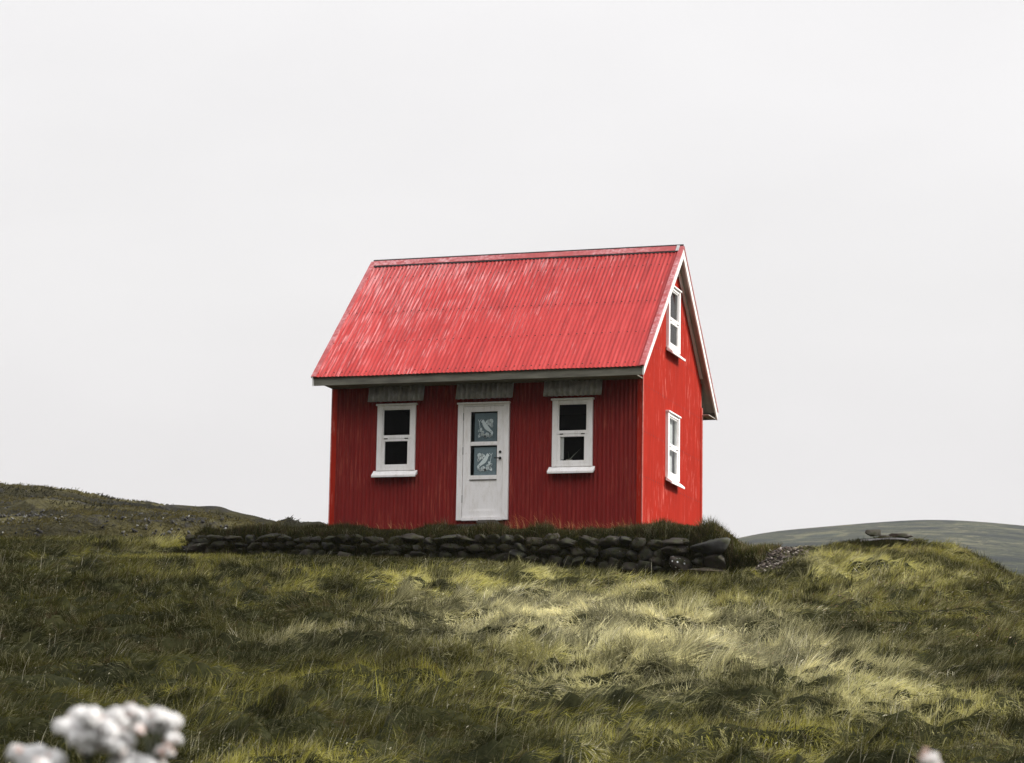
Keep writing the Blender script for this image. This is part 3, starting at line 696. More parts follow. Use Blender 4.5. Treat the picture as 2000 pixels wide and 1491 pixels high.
# base and top line of the masonry, from the photograph
bl = [(375, 1079), (500, 1083), (700, 1086), (900, 1090), (1100, 1099), (1250, 1114), (1300, 1118), (1430, 1124)]
tl = [(375, 1047), (500, 1046), (700, 1049), (900, 1047), (1100, 1049), (1250, 1050), (1300, 1050), (1430, 1052)]
Bx = np.array([aty(px, py, WY) for px, py in bl]); Tx = np.array([aty(px, py, WY) for px, py in tl])
def zb(x): return np.interp(x, Bx[:, 0], Bx[:, 2])
def zt(x): return np.interp(x, Tx[:, 0], Tx[:, 2])
def pxx(px): return aty(px, 1080, WY)[0]
R = random.Random(5); cnt = 0; specs = []
x_end = pxx(1290)
for row in range(3):
    x = WX0 + (0, .12, .05)[row]
    while x < x_end:
        lo_, hi_ = zb(x), zt(x); H = hi_ - lo_ + .06
        hrow = H / 3
        w_ = R.uniform(.14, .30) if R.random() < .75 else R.uniform(.30, .46)
        if x + w_ > x_end + .1: w_ = x_end - x + .05
        hh_ = hrow * R.uniform(.85, 1.35)
        zc = lo_ - .05 + hrow * (row + .5) + R.uniform(-.025, .025)
        specs.append((x + w_ / 2, WY + R.uniform(-.05, .03) + .02 * row, zc, w_ * 1.02, R.uniform(.22, .36), hh_, 100 + cnt, R.uniform(-.22, .22), R.choice((.05, .3, .7, 1.3, 2.0)), R.uniform(.10, .22))); cnt += 1
        x += w_ * .96
specs.sort(key=lambda q_: -q_[3] * q_[5])
for q_ in specs[:89]: add_stone(*q_[:7], tilt=q_[7], box=q_[8], rough=q_[9])
sv_, sf_, so_ = [], [], 0
for q_ in specs[89:]:
    co, f = rock_verts(q_[6], 3, q_[8], q_[9]); V = co * np.array([q_[3] / 2, q_[4] / 2, q_[5] / 2]) * 1.06 + np.array(q_[:3]) - np.array(WL)
    sv_.append(V); sf_.append(np.array(f) + so_); so_ += len(V)
if sv_:
    o = link('small_stones', mesh_np('small_stones', np.concatenate(sv_), None, np.concatenate(sf_)), m_stone, wall, smooth=True); o['kind'] = 'stuff'
# hand placed stones of the right end and a few that stand out
def pxbox(x0, x1, y0, y1, yp=WY, **k):
    a = aty((x0 + x1) / 2, (y0 + y1) / 2, yp - .12); b0 = aty(x0, (y0 + y1) / 2, yp - .12); b1 = aty(x1, (y0 + y1) / 2, yp - .12); c0 = aty((x0 + x1) / 2, y0, yp - .12); c1 = aty((x0 + x1) / 2, y1, yp - .12)
    return add_stone(a[0], yp, a[2], abs(b1[0] - b0[0]) * .98, k.pop('dep', .4), abs(c0[2] - c1[2]) * 1.0, k.pop('seed'), **k)
pxbox(1286, 1345, 1050, 1068, seed=902, box=.5, dep=.3)
pxbox(1288, 1342, 1064, 1086, seed=903, box=.4, dep=.36)
pxbox(1262, 1296, 1082, 1110, seed=904, box=.2)
pxbox(1342, 1424, 1050, 1084, seed=905, box=2.4, dep=.5, label='broad flat-faced stone at the top right end of the wall', m=basalt('squared_basalt', (.030, .031, .031), (.45, .46, .42), .70, 9), rough=.08)
pxbox(1295, 1349, 1084, 1117, seed=906, box=.8, dep=.42, m=m_spot, label='black stone speckled with white lichen spots', rough=.1)
pxbox(1348, 1374, 1079, 1088, seed=907, box=.3, dep=.34)
pxbox(1349, 1374, 1086, 1107, seed=908, box=.6, dep=.36)
lb = pxbox(1373, 1422, 1080, 1111, seed=909, box=1.4, dep=.44, m=m_lich, label='black stone with a white lichen crust', rough=.1)
pxbox(1338, 1416, 1104, 1124, seed=910, box=2.0, dep=.46, m=m_brown, label='brown base stone at the right end of the wall', rough=.08)
pxbox(362, 412, 1050, 1062, seed=911, box=.5); pxbox(360, 416, 1062, 1080, seed=912, box=.6)
q = aty(1405, 1083, WY - .14)
me, f = rock_verts(77, 2, .3, .2)
# stones lying on the mound at the right, and the long slab
def lone_rock(px0, px1, py0, py1, d, seed, label, m=m_stone, box=.6, dep=.5):
    a = atd((px0 + px1) / 2, (py0 + py1) / 2, d); w_ = (px1 - px0) / F_PX * d; h_ = (py1 - py0) / F_PX * d
    o = add_stone(a[0], a[1], a[2], w_, w_ * dep, h_, seed, m, box=box, name='rock', parent=None, rough=.12)
    o.rotation_euler.z = YAW * -1
    tag(o, label, 'rock'); return o
m_mrock = basalt('mossy_grey_rock', (.07, .068, .052))
lone_rock(1691, 1720, 1034, 1051, 39.0, 301, 'blocky mossy grey rock at the left end of the pale slab', m_mrock, .8)
lone_rock(1738, 1783, 1041, 1053, 39.2, 302, 'long low dark rock lying behind the pale slab', m_stone, .4, .4)
lone_rock(1712, 1745, 1045, 1054, 39.2, 305, 'small dark wedge of rock between the mossy block and the long rock', m_stone, .3, .5)
mb = MB()
path = [(1682, 1054.5), (1706, 1052.5), (1732, 1050.5), (1764, 1051), (1778, 1054.5), (1787, 1053.5)]
pts = [atd(px, py, 38.3) for px, py in path]
for a, b in zip(pts[:-1], pts[1:]):
    for_ = Vector((FH[0], FH[1], 0)) * .5; A_ = Vector(a); B_ = Vector(b); dn = Vector((0, 0, -.024))
    mb.add([A_, B_, B_ + for_, A_ + for_, A_ + dn, B_ + dn, B_ + for_ + dn, A_ + for_ + dn], [(0, 1, 2, 3), (7, 6, 5, 4), (0, 4, 5, 1), (1, 5, 6, 2), (2, 6, 7, 3), (3, 7, 4, 0)])
o = mb.build('stone_slab', plain('pale_slab', (.34, .33, .33), .6, .3, 7)); tag(o, 'thin pale grey slab lying on the grassy mound under the rocks', 'slab')
# earth bank under the slab
a0 = atd(1605, 1075, 38.9); parts = []
n = 5200
tt = rng.random(n); pxv = 1608 + 190 * tt; dep_ = 37.9 + rng.random(n) * 1.3
hx = np.array([atd(p_, 1060, q_)[:2] for p_, q_ in zip(pxv, dep_)])
cc = patchcol(n, [DEEP, DARK * .7, BROWN * .5], [5, 3, 2])
L_ = .10 + .05 * np.sin(tt * math.pi)
hb = hsample(hx[:, 0], hx[:, 1])
for _ in range(5):
    parts.append(blades(np.stack([hx[:, 0] + rng.normal(0, .03, n), hx[:, 1] + rng.normal(0, .03, n), hb - .02], -1), L_ * rng.uniform(.5, 1.2, n), np.full(n, .009), rng.uniform(0, 6.28, n), np.abs(rng.normal(0, .4, n)), rng.uniform(0, .6, n), cc, cc * 1.2))
V, Q, C = join(parts)
o = link('mound_turf', mesh_np('mound_turf', V, Q, cols=C), m_grass); tag(o, 'dark heathery turf around the slab on the right mound', 'turf', None, 'stuff')

# scree: dead leaves and chips beside the wall end; scattered stones on the hill
def chips(name, label, P, size, m, flat=.45):
    Vs, Ts, o_ = [], [], 0
    base = [rock_verts(500 + k, 1, .8, .5, 1.0) for k in range(6)]
    for i in range(len(P)):
        co, f = base[i % 6]; a = rng.uniform(0, 6.28); ca, sa = math.cos(a), math.sin(a)
        v = co * size[i] * np.array([1, .7, flat]); v = np.stack([v[:, 0] * ca - v[:, 1] * sa, v[:, 0] * sa + v[:, 1] * ca, v[:, 2] + v[:, 0] * rng.uniform(-.5, .5)], -1) + P[i]
        Vs.append(v); Ts.append(np.array(f) + o_); o_ += len(v)
    o = link(name, mesh_np(name, np.concatenate(Vs), None, np.concatenate(Ts)), m); tag(o, label, 'stones', None, 'stuff'); return o
def chipmat(name, stops):
    m, t, b = mat(name); g_ = N(t, 'ShaderNodeNewGeometry'); t.links.new(cramp(t, g_.outputs['Random Per Island'], stops), b.inputs['Base Color']); b.inputs['Roughness'].default_value = .9; return m
n = 1500
s_ = scree_c[0] + rng.normal(0, .26, n); d_ = scree_c[1] + .3 + rng.uniform(-1.5, 1.6, n); s_ += (d_ - scree_c[1]) * -.03
x_, y_ = to_xy(s_, d_); P = np.stack([x_, y_, hsample(x_, y_) + .015], -1)
chips('scree', 'patch of dead leaves and dark stone chips right of the wall end', P, rng.uniform(.015, .06, n), chipmat('scree_chips', [(0, (.03, .022, .018)), (.5, (.07, .05, .04)), (.8, (.16, .13, .10)), (1, (.42, .38, .33))]), .3)
n = 6000
ii = np.clip(rng.normal(20, 14, n).astype(int), 2, 100); jj = rng.integers(100, 330, n); fx = rng.random(n); fy = rng.random(n)
k = rng.random(n) < .45; ii[k] = rng.integers(20, 165, k.sum()); jj[k] = rng.integers(100, 400, k.sum())
P = np.stack([hs(HX), hs(HY), hs(HZ) + .03], -1)
pn = fbm(jj * .035, ii * .12, 3, 131); k = pn > .47; P = P[k]; n = len(P)
chips('hill_stones', 'grey stones scattered over the rocky hillside at left', P, rng.uniform(.02, .075, n), chipmat('hill_stone', [(0, (.016, .016, .016)), (.7, (.045, .043, .041)), (.9, (.12, .12, .11)), (1, (.30, .30, .28))]), .6)
# dark rock ledges in the hill crest
n = 1100
ii = rng.integers(60, 169, n); ii[:380] = rng.integers(152, 169, 380); jj = rng.integers(130, 400, n); fx = rng.random(n); fy = rng.random(n)
P = np.stack([hs(HX), hs(HY), hs(HZ) - .06], -1); k = (fbm(jj * .02, ii * .09, 3, 171) > .53) | (np.arange(n) < 380); P = P[k]; n = len(P)
chips('crest_rocks', 'dark rock ledges along the skyline of the hillside at left', P, rng.uniform(.08, .24, n), chipmat('ledge', [(0, (.022, .022, .02)), (1, (.05, .048, .042))]), .35)
# pinkish withered leaves low in the sward at the right
n = 260
cxs = [(1200, 1130), (1455, 1270), (1720, 1225), (1880, 1190), (1780, 1150), (1950, 1240), (1120, 1160), (1640, 1180), (1700, 1160)]
P = []
for i in range(n):
    a, b = cxs[i % len(cxs)]; a += rng.normal(0, 45); b += rng.normal(0, 14)
    ds = np.linspace(16, 40, 500); v = ray(a, b); kk = v / (v[:2] @ FH); xx = CAM[0] + kk[0] * ds; yy = CAM[1] + kk[1] * ds; zz = CAM[2] + kk[2] * ds
    hh = hsample(xx, yy) + .10; q = np.argmax(hh > zz) if (hh > zz).any() else 450; P.append((xx[q], yy[q], hsample(xx[q:q + 1], yy[q:q + 1])[0] + .10))
chips('withered_leaves', 'scattered pinkish and rusty withered leaves in the grass', np.array(P), rng.uniform(.004, .016, n), chipmat('withered', [(0, (.20, .09, .04)), (.6, (.34, .22, .12)), (1, (.50, .42, .30))]), .4)

# ------------------------------------------------------------------ the house
WD, DP, OE, OG, HE, HR = 5.2, 3.964, .541, .16, 2.443, 4.846
SL = (HR - HE) / (DP / 2 + OE)                     # rise per metre of run
NLEN = math.hypot(1, SL)
PER, AMP = .0694, .0125
house = empty('house', (-2.6, 2.0, 0)); tag(house, 'small red corrugated iron house with a steep red roof and white trim', 'house')
HL = Vector(house.location)
def H(o, parent=None):
    """geometry is written in scene coordinates; hang it on the house"""
    if parent is None:
        o.parent = house; o.matrix_parent_inverse = Matrix.Translation(-HL)
    else: o.parent = parent
    return o
def roof_z(y): return HE + SL * (y + OE) if y < DP / 2 else HE + SL * (DP + OE - y)
def corr_wall(name, u0, u1, z0, ztop, openings, mat_, place, amp=AMP, rivets=(), rmat=None, seams=(), parent=None):
    """corrugated sheet; u along the wall; place(u, off, z) -> xyz with off outwards"""
    us = list(np.arange(u0, u1, PER / 8)) + [u1]
    for (a, b, c, d_) in openings: us += [a, b]
    us = sorted(set(round(x, 5) for x in us)); zs0 = sorted(set([z0] + [c for o_ in openings for c in o_[2:]]))
    mb = MB(); idx = {}
    def vid(u, z):
        k = (round(u, 5), round(z, 5))
        if k not in idx:
            off = amp * math.cos(2 * math.pi * (u - u0) / PER)
            for sm in seams:
                if 0 <= u - sm < PER * .6: off += .004
            idx[k] = len(mb.v); mb.v.append(place(u, off, z))
        return idx[k]
    for a, b in zip(us[:-1], us[1:]):
        ta, tb = ztop(a), ztop(b); lv = [z for z in zs0 if z < min(ta, tb)]
        cuts = lv + [None]
        for i in range(len(cuts) - 1):
            zl = cuts[i]; zh = cuts[i + 1]
            mid_u = (a + b) / 2; mz = (zl + (zh if zh is not None else min(ta, tb))) / 2
            if any(o_[0] <= mid_u <= o_[1] and o_[2] <= mz <= o_[3] for o_ in openings): continue
            za, zb_ = (zh, zh) if zh is not None else (ta, tb)
            mb.f.append((vid(a, zl), vid(b, zl), vid(b, zb_), vid(a, za))); mb.m.append(0)
    for zr in rivets:
        k = 0
        u = u0 + PER * 2
        while u < u1 - .03:
            if zr < ztop(u) - .12 and not any(o_[0] - .12 < u < o_[1] + .12 and o_[2] - .12 < zr < o_[3] + .05 for o_ in openings):
                b0 = len(mb.v); r = .0125
                for an in range(6): mb.v.append(place(u + r * math.cos(an * 1.047), amp + .001, zr + r * math.sin(an * 1.047)))
                mb.v.append(place(u, amp + .008, zr))
                for an in range(6): mb.f.append((b0 + an, b0 + (an + 1) % 6, b0 + 6)); mb.m.append(1)
            u += PER * 2
    me = bpy.data.meshes.new(name); me.from_pydata(mb.v, [], mb.f); me.polygons.foreach_set('material_index', np.array(mb.m, np.int32)); me.update()
    o = link(name, me, mats=[mat_, rmat or m_rivet], smooth=True)
    return H(o)
WIN = [(-4.411, -3.753), (-1.454, -.796)]; WZ = (.93, 2.05); DOOR = (-3.03, -2.17, .157, 2.035)
opf = [(a + .03, b - .03, *WZ) for a, b in WIN] + [(DOOR[0] + .03, DOOR[1] - .03, 0.16, 2.02)]
GW = (1.50, 2.28)
opg = [(GW[0] + .03, GW[1] - .03, .93, 2.05), (GW[0] + .03, GW[1] - .03, 3.06, 4.13)]
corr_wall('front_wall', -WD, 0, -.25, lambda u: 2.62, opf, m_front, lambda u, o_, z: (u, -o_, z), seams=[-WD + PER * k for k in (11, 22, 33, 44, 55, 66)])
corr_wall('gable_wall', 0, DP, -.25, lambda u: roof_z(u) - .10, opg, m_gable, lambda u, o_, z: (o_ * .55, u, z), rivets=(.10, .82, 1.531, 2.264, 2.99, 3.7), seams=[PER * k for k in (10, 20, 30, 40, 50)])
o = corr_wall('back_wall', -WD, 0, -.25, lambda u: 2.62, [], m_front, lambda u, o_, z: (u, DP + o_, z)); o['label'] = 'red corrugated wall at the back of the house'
corr_wall('gable_wall', 0, DP, -.25, lambda u: roof_z(u) - .10, [], m_gable, lambda u, o_, z: (-WD - o_ * .55, u, z))['label'] = 'red corrugated gable wall at the far left end'
# corner trims
for x, y, sx_, sy in ((0, 0, 1, -1), (-WD, 0, -1, -1), (0, DP, 1, 1), (-WD, DP, -1, 1)):
    mb = MB(); e = .016; w_ = .075; zt_ = 2.46
    mb.box(min(x + sx_ * e, x - sx_ * w_), max(x + sx_ * e, x - sx_ * w_), min(y + sy * e, y + sy * (e - .004)), max(y + sy * e, y + sy * (e - .004)), -.2, zt_)
    mb.box(min(x + sx_ * e, x + sx_ * (e - .004)), max(x + sx_ * e, x + sx_ * (e - .004)), min(y - sy * w_, y + sy * (e - .0045)), max(y - sy * w_, y + sy * (e - .0045)), -.2, zt_)
    vs = []
    for k in range(13):
        an = math.pi * 2 * k / 12; vs.append((x + sx_ * e + .009 * math.cos(an), y + sy * e + .009 * math.sin(an)))
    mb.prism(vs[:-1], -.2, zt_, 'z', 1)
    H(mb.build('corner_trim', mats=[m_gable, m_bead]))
# interior lining, floor and ceiling (dark boards) so that the windows look into a room
mb = MB()
def lining(plane, c, u0, u1, z0, z1, ops):
    us = sorted(set([u0, u1] + [v for o_ in ops for v in o_[:2]])); zs = sorted(set([z0, z1] + [v for o_ in ops for v in o_[2:]]))
    for a, b in zip(us[:-1], us[1:]):
        for e, f in zip(zs[:-1], zs[1:]):
            if any(o_[0] - 1e-6 <= a and b <= o_[1] + 1e-6 and o_[2] - 1e-6 <= e and f <= o_[3] + 1e-6 for o_ in ops): continue
            mb.add([(a, c, e), (b, c, e), (b, c, f), (a, c, f)] if plane == 'y' else [(c, a, e), (c, b, e), (c, b, f), (c, a, f)], [(0, 1, 2, 3)])
lining('y', .09, -WD + .08, -.08, .14, 2.4, opf); lining('y', DP - .09, -WD + .08, -.08, .14, 2.4, [])
lining('x', -.08, .09, DP - .09, .14, 2.4, [opg[0]]); lining('x', -WD + .08, .09, DP - .09, .14, 2.4, [])
mb.box(-WD + .08, -.08, .09, DP - .09, .10, .14); mb.box(-WD + .08, -.08, .09, DP - .09, 2.4, 2.44)
me = bpy.data.meshes.new('interior_lining'); me.from_pydata(mb.v, [], mb.f); me.update(); H(link('interior_lining', me, m_dark))

# windows: local frame x along the wall, -y outwards, z up
def window(x0, x1, zt_, zbtm, zmull, X, label, curtain=None, open_trim=True):
    w_ = .083
    zs_ = zbtm + .03
    fr = MB()
    fr.box(x0, x0 + w_, -.045, .03, zs_, zt_ - .028, bev=.004); fr.box(x1 - w_, x1, -.045, .03, zs_, zt_ - .028, bev=.004)
    fr.box(x0 + w_, x1 - w_, -.036, .03, zt_ - .075, zt_ - .03, bev=.003); fr.box(x0 + w_, x1 - w_, -.036, .03, zs_, zs_ + .05, bev=.003)
    for v in (0,): pass
    fr.v = [tuple(X @ Vector(v)) for v in fr.v]
    f = H(fr.build('window', m_white)); f['label'] = label
    def sub(mb, name, m, **k):
        mb.v = [tuple(X @ Vector(v)) for v in mb.v]; o_ = mb.build(name, m, **k); o_.parent = f; return o_
    h = MB(); h.box(x0 - .022, x1 + .022, -.065, .02, zt_ - .028, zt_, bev=.004); sub(h, 'header', m_white)
    s = MB(); s.prism([(-.02, zs_), (-.115, zs_ - .075), (-.122, zs_ - .082), (-.122, zs_ - .112), (-.108, zs_ - .115), (-.10, zs_ - .098), (-.02, zs_ - .06)], x0 - .05, x1 + .045, 'x'); sub(s, 'sill', m_white)
    # upper sash: thin bars; lower sash: wider bars and hinges
    a, b = x0 + w_, x1 - w_
    us = MB(); t_ = .022; top = zt_ - .075
    us.box(a, a + t_, -.022, .012, zmull + .05, top, bev=.002); us.box(b - t_, b, -.022, .012, zmull + .05, top, bev=.002)
    us.box(a + t_, b - t_, -.022, .012, top - t_, top, bev=.002)
    us.box(a, b, -.034, .012, zmull, zmull + .055, bev=.003)
    sub(us, 'upper_sash', m_white)
    ls = MB(); t2 = .05
    ls.box(a, a + t2, -.030, .010, zs_ + .05, zmull - .003, bev=.003); ls.box(b - t2, b, -.030, .010, zs_ + .05, zmull - .003, bev=.003)
    ls.box(a + t2, b - t2, -.030, .010, zmull - .045, zmull - .003, bev=.003); ls.box(a + t2, b - t2, -.030, .010, zs_ + .05, zs_ + .10, bev=.003)
    sub(ls, 'lower_sash', m_white)
    for hx_ in (a + .04, b - .10):
        hg = MB(); hg.box(hx_, hx_ + .06, -.040, -.028, zmull - .008, zmull + .006, bev=.002); sub(hg, 'hinge', m_seam)
    p = MB(); p.add([(a + .01, -.004, zmull + .03), (b - .01, -.004, zmull + .03), (b - .01, -.004, top - .01), (a + .01, -.004, top - .01)], [(0, 1, 2, 3)]); sub(p, 'pane', m_glass)
    p = MB(); p.add([(a + t2 - .01, -.008, zs_ + .09), (b - t2 + .01, -.008, zs_ + .09), (b - t2 + .01, -.008, zmull - .03), (a + t2 - .01, -.008, zmull - .03)], [(0, 1, 2, 3)]); sub(p, 'pane', m_glass)
    if curtain:
        for (ca, cb_, cz0, cz1) in curtain:
            c = MB(); nn = 24
            vs = []
            for i in range(nn + 1):
                u = ca + (cb_ - ca) * i / nn; off = .055 + .008 * math.sin(u * 95)
                vs += [(u, off, cz0), (u, off, cz1)]
            c.add(vs, [(2 * i, 2 * i + 2, 2 * i + 3, 2 * i + 1) for i in range(nn)]); sub(c, 'curtain', m_curtain, smooth=True)
    return f
I4 = Matrix.Identity(4)
window(*WIN[0], 2.066, .95, 1.50, I4, 'white front window left of the door, dark and bare')
window(*WIN[1], 2.066, .95, 1.50, I4, 'white front window right of the door, with a curtain edge and pot inside')
XG = Matrix(((0, -1, 0, 0), (1, 0, 0, 0), (0, 0, 1, 0), (0, 0, 0, 1)))
window(*GW, 2.066, .95, 1.49, XG, 'ground floor window in the gable wall', curtain=[(GW[0] + .08, GW[1] - .08, 1.0, 2.0)])
window(*GW, 4.18, 3.08, 3.58, XG, 'attic window under the gable peak', curtain=[(GW[0] + .08, GW[0] + .45, 3.1, 4.1)])
# white curtain edge inside the right front window
c = MB(); vs = []
for i in range(13):
    u = -1.325 + .055 * i / 12; vs += [(u, .004 + .003 * math.sin(i * 1.4), 1.10), (u, .004 + .003 * math.sin(i * 1.4), 1.455)]
c.add(vs, [(2 * i, 2 * i + 2, 2 * i + 3, 2 * i + 1) for i in range(12)])
c.box(-1.322, -1.29, .002, .008, 1.05, 1.09)
H(c.build('curtain', m_white, smooth=True))['label'] = 'narrow white curtain edge inside the right front window'
# potted plant on that window board
pot = empty('plant_pot', (-1.20, .07, 1.0)); tag(pot, 'pale pot with a thin leafy shoot standing inside the right front window', 'plant pot')
mb = MB(); prof = [(.030, 0), (.042, .02), (.052, .06), (.055, .075), (.048, .078)]
for i, (r, z) in enumerate(prof):
    for k in range(16): mb.v.append((r * math.cos(k * math.pi / 8), r * .75 * math.sin(k * math.pi / 8), z + .03))
for i in range(len(prof) - 1):
    for k in range(16): mb.f.append((i * 16 + k, i * 16 + (k + 1) % 16, (i + 1) * 16 + (k + 1) % 16, (i + 1) * 16 + k)); mb.m.append(0)
mb.f.append(tuple(range(16))); mb.m.append(0)
mb.build('pot', plain('pot_glaze', (.42, .38, .32), .4), pot, smooth=True)
mb = MB()
for (dx, dz, w_) in ((.20, .19, .012), (-.02, .14, .016), (.11, .12, .009)):
    for k in range(6):
        t0, t1 = k / 6, (k + 1) / 6
        mb.add([(dx * t0, 0, .10 + dz * t0 - w_ * (1 - t0)), (dx * t1, 0, .10 + dz * t1 - w_ * (1 - t1)), (dx * t1, .004, .10 + dz * t1 + w_ * (1 - t1)), (dx * t0, .004, .10 + dz * t0 + w_ * (1 - t0))], [(0, 1, 2, 3)])
mb.build('leaf', plain('pot_plant_leaf', (.20, .21, .17), .6), pot)
mb = MB(); mb.box(-1.42, -.83, .015, .16, .985, 1.03, bev=.003); H(mb.build('window_board', m_dark))

# door
dx0, dx1 = DOOR[0], DOOR[1]; wv = .09
mb = MB()
mb.box(dx0, dx0 + wv, -.05, .04, .157, 2.018, bev=.004); mb.box(dx1 - wv, dx1, -.05, .04, .157, 2.018, bev=.004)
mb.box(dx0 + wv, dx1 - wv, -.04, .04, 1.985, 2.018, bev=.003); mb.box(dx0 + wv, dx1 - wv, -.06, .04, .150, .195, bev=.003)
mb.box(dx0 - .012, dx1 + .012, -.075, .02, 2.018, 2.045, bev=.004)
H(mb.build('door_frame', m_white))
L0, L1, LZ0, LZ1 = dx0 + wv + .005, dx1 - wv - .005, .200, 1.980
PX0, PX1 = dx0 + .213, dx1 - .198; 
P1, P2 = (1.413, 1.896), (.874, 1.351); RC = (.315, .800)
mb = MB(); ya, yb = -.030, .015
mb.box(L0, PX0, ya, yb, LZ0, LZ1, bev=.002); mb.box(PX1, L1, ya, yb, LZ0, LZ1, bev=.002)
for z0, z1 in ((P1[1], LZ1), (P2[1], P1[0]), (RC[1], P2[0]), (LZ0, RC[0])): mb.box(PX0, PX1, ya, yb, z0, z1, bev=.002)
mb.box(PX0, PX1, -.018, .010, RC[0], RC[1])
door = H(mb.build('door', m_white)); door['label'] = 'white door with two glazed panels over a plain panel'
def dsub(mb, name, m=None, mats=None, smooth=False):
    o_ = mb.build(name, m, door, mats, smooth); return o_
mb = MB(); mb.box(PX0 - .005, PX1 + .0, -.034, -.028, RC[1] - .002, RC[1] + .008); dsub(mb, 'drip_bead', m_black)
for (z0, z1) in (P1, P2):
    mb = MB(); mb.add([(PX0, -.012, z0), (PX1, -.012, z0), (PX1, -.012, z1), (PX0, -.012, z1)], [(0, 1, 2, 3)]); dsub(mb, 'pane', m_glass)
# lace curtains: a bird among leaves, drawn as flat embroidery on the net
def leafpoly(cx, cy, l, w, a, lobes=3):
    pts = []; n_ = 22
    for k in range(n_):
        t = 2 * math.pi * k / n_; r = 1 + .16 * math.cos(lobes * 2 * t)
        x, y = l * math.cos(t) * r, w * math.sin(t) * r
        pts.append((cx + x * math.cos(a) - y * math.sin(a), cy + x * math.sin(a) + y * math.cos(a)))
    return pts
def motif():
    # unit square 0..1, y up
    S_ = []
    S_.append([(.20, .84), (.27, .93), (.33, .97), (.40, .93), (.45, .84), (.55, .74), (.68, .60), (.80, .47), (.92, .35), (.97, .28), (.88, .31), (.80, .34), (.90, .24), (.84, .24), (.70, .33), (.58, .38), (.47, .45), (.38, .56), (.31, .68), (.28, .78), (.24, .81)])
    for q in ((.62, .86, .13, .055, .55), (.80, .90, .14, .06, .35), (.92, .82, .12, .05, 1.2), (.85, .68, .12, .07, -.7), (.70, .76, .10, .045, .9), (.93, .60, .07, .05, 1.3),
              (.12, .12, .12, .06, 1.0), (.25, .18, .12, .07, .4), (.42, .10, .12, .06, -.6), (.55, .16, .12, .06, .7), (.50, .05, .12, .04, 0), (.70, .12, .12, .055, -1.0), (.82, .08, .10, .05, .3), (.92, .18, .13, .05, 1.3), (.30, .30, .10, .05, -.2), (.20, .42, .10, .06, 1.2)):
        S_.append(leafpoly(q[0], q[1], q[2] * 1.15, q[3] * 1.35, q[4]))
    def tube(pts, w):
        a = []; b = []
        for i, p in enumerate(pts):
            p0 = pts[max(0, i - 1)]; p1 = pts[min(len(pts) - 1, i + 1)]; dx, dy = p1[0] - p0[0], p1[1] - p0[1]; l = math.hypot(dx, dy) or 1
            a.append((p[0] - dy / l * w, p[1] + dx / l * w)); b.append((p[0] + dy / l * w, p[1] - dx / l * w))
        return a + b[::-1]
    S_.append(tube([(.02, .97), (.09, .86), (.10, .72), (.14, .60), (.13, .50)], .018)); S_.append(tube([(.09, .84), (.16, .92), (.22, .98)], .015))
    S_.append(tube([(.08 + .055 * math.cos(t * .6), .36 + .055 * math.sin(t * .6)) for t in range(10)], .014))
    return S_
MOT = motif()
from mathutils.geometry import tessellate_polygon
for (z0, z1), flip in ((P1, False), (P2, True)):
    mb = MB(); c0, c1 = PX0 + .058, PX1 - .018; cz0, cz1 = z0 + .004, z1 - .022
    nn = 16; vs = []
    for i in range(nn + 1):
        u = c0 + (c1 - c0) * i / nn; vs += [(u, .004 + .002 * math.sin(i * 1.1), cz0), (u, .004 + .002 * math.sin(i * 1.1), cz1)]
    mb.add(vs, [(2 * i, 2 * i + 2, 2 * i + 3, 2 * i + 1) for i in range(nn)], 0)
    mx0, mx1 = c0 + .055, c1 - .062; mz0, mz1 = z0 + .070, z1 - .115
    for poly in MOT:
        pp = [((1 - x) if flip else x, y) for x, y in poly]
        v3 = [Vector((mx0 + (mx1 - mx0) * x, -.002, mz0 + (mz1 - mz0) * y)) for x, y in pp]
        mb.add(v3, tessellate_polygon([v3]), 1)
    me = bpy.data.meshes.new('curtain'); me.from_pydata(mb.v, [], mb.f); me.polygons.foreach_set('material_index', np.array(mb.m, np.int32)); me.update()
    o = link('curtain', me, mats=[m_net, m_motif], parent=door)
    o['label'] = 'lower lace curtain with a bird facing right' if flip else 'upper lace curtain with a bird facing left'
# furniture of the door
def disc(mb, x, y0, y1, z, r, n_=14):
    mb.prism([(x + r * math.cos(2 * math.pi * k / n_), z + r * math.sin(2 * math.pi * k / n_)) for k in range(n_)], y0, y1, 'y')
mb = MB(); disc(mb, -2.312, -.040, -.029, 1.241, .021); dsub(mb, 'keyhole_plate', m_black)
mb = MB(); disc(mb, -2.312, -.042, -.029, 1.141, .023); disc(mb, -2.312, -.075, -.04, 1.141, .010); mb.box(-2.405, -2.302, -.082, -.066, 1.133, 1.149, bev=.004); dsub(mb, 'handle', m_black)
for z in (1.82, 1.27, .50):
    mb = MB(); mb.prism([(L0 - .006 + .007 * math.cos(k), -.035 + .007 * math.sin(k)) for k in np.arange(0, 6.28, .8)], z - .06, z + .06, 'z'); dsub(mb, 'hinge', m_seam)
mb = MB(); mb.box(-2.95, -2.22, -.30, -.035, -.20, .07, bev=.02); mb.box(-2.62, -2.30, -.26, -.02, .072, .14, bev=.02)
H(mb.build('door_step', m_concrete))

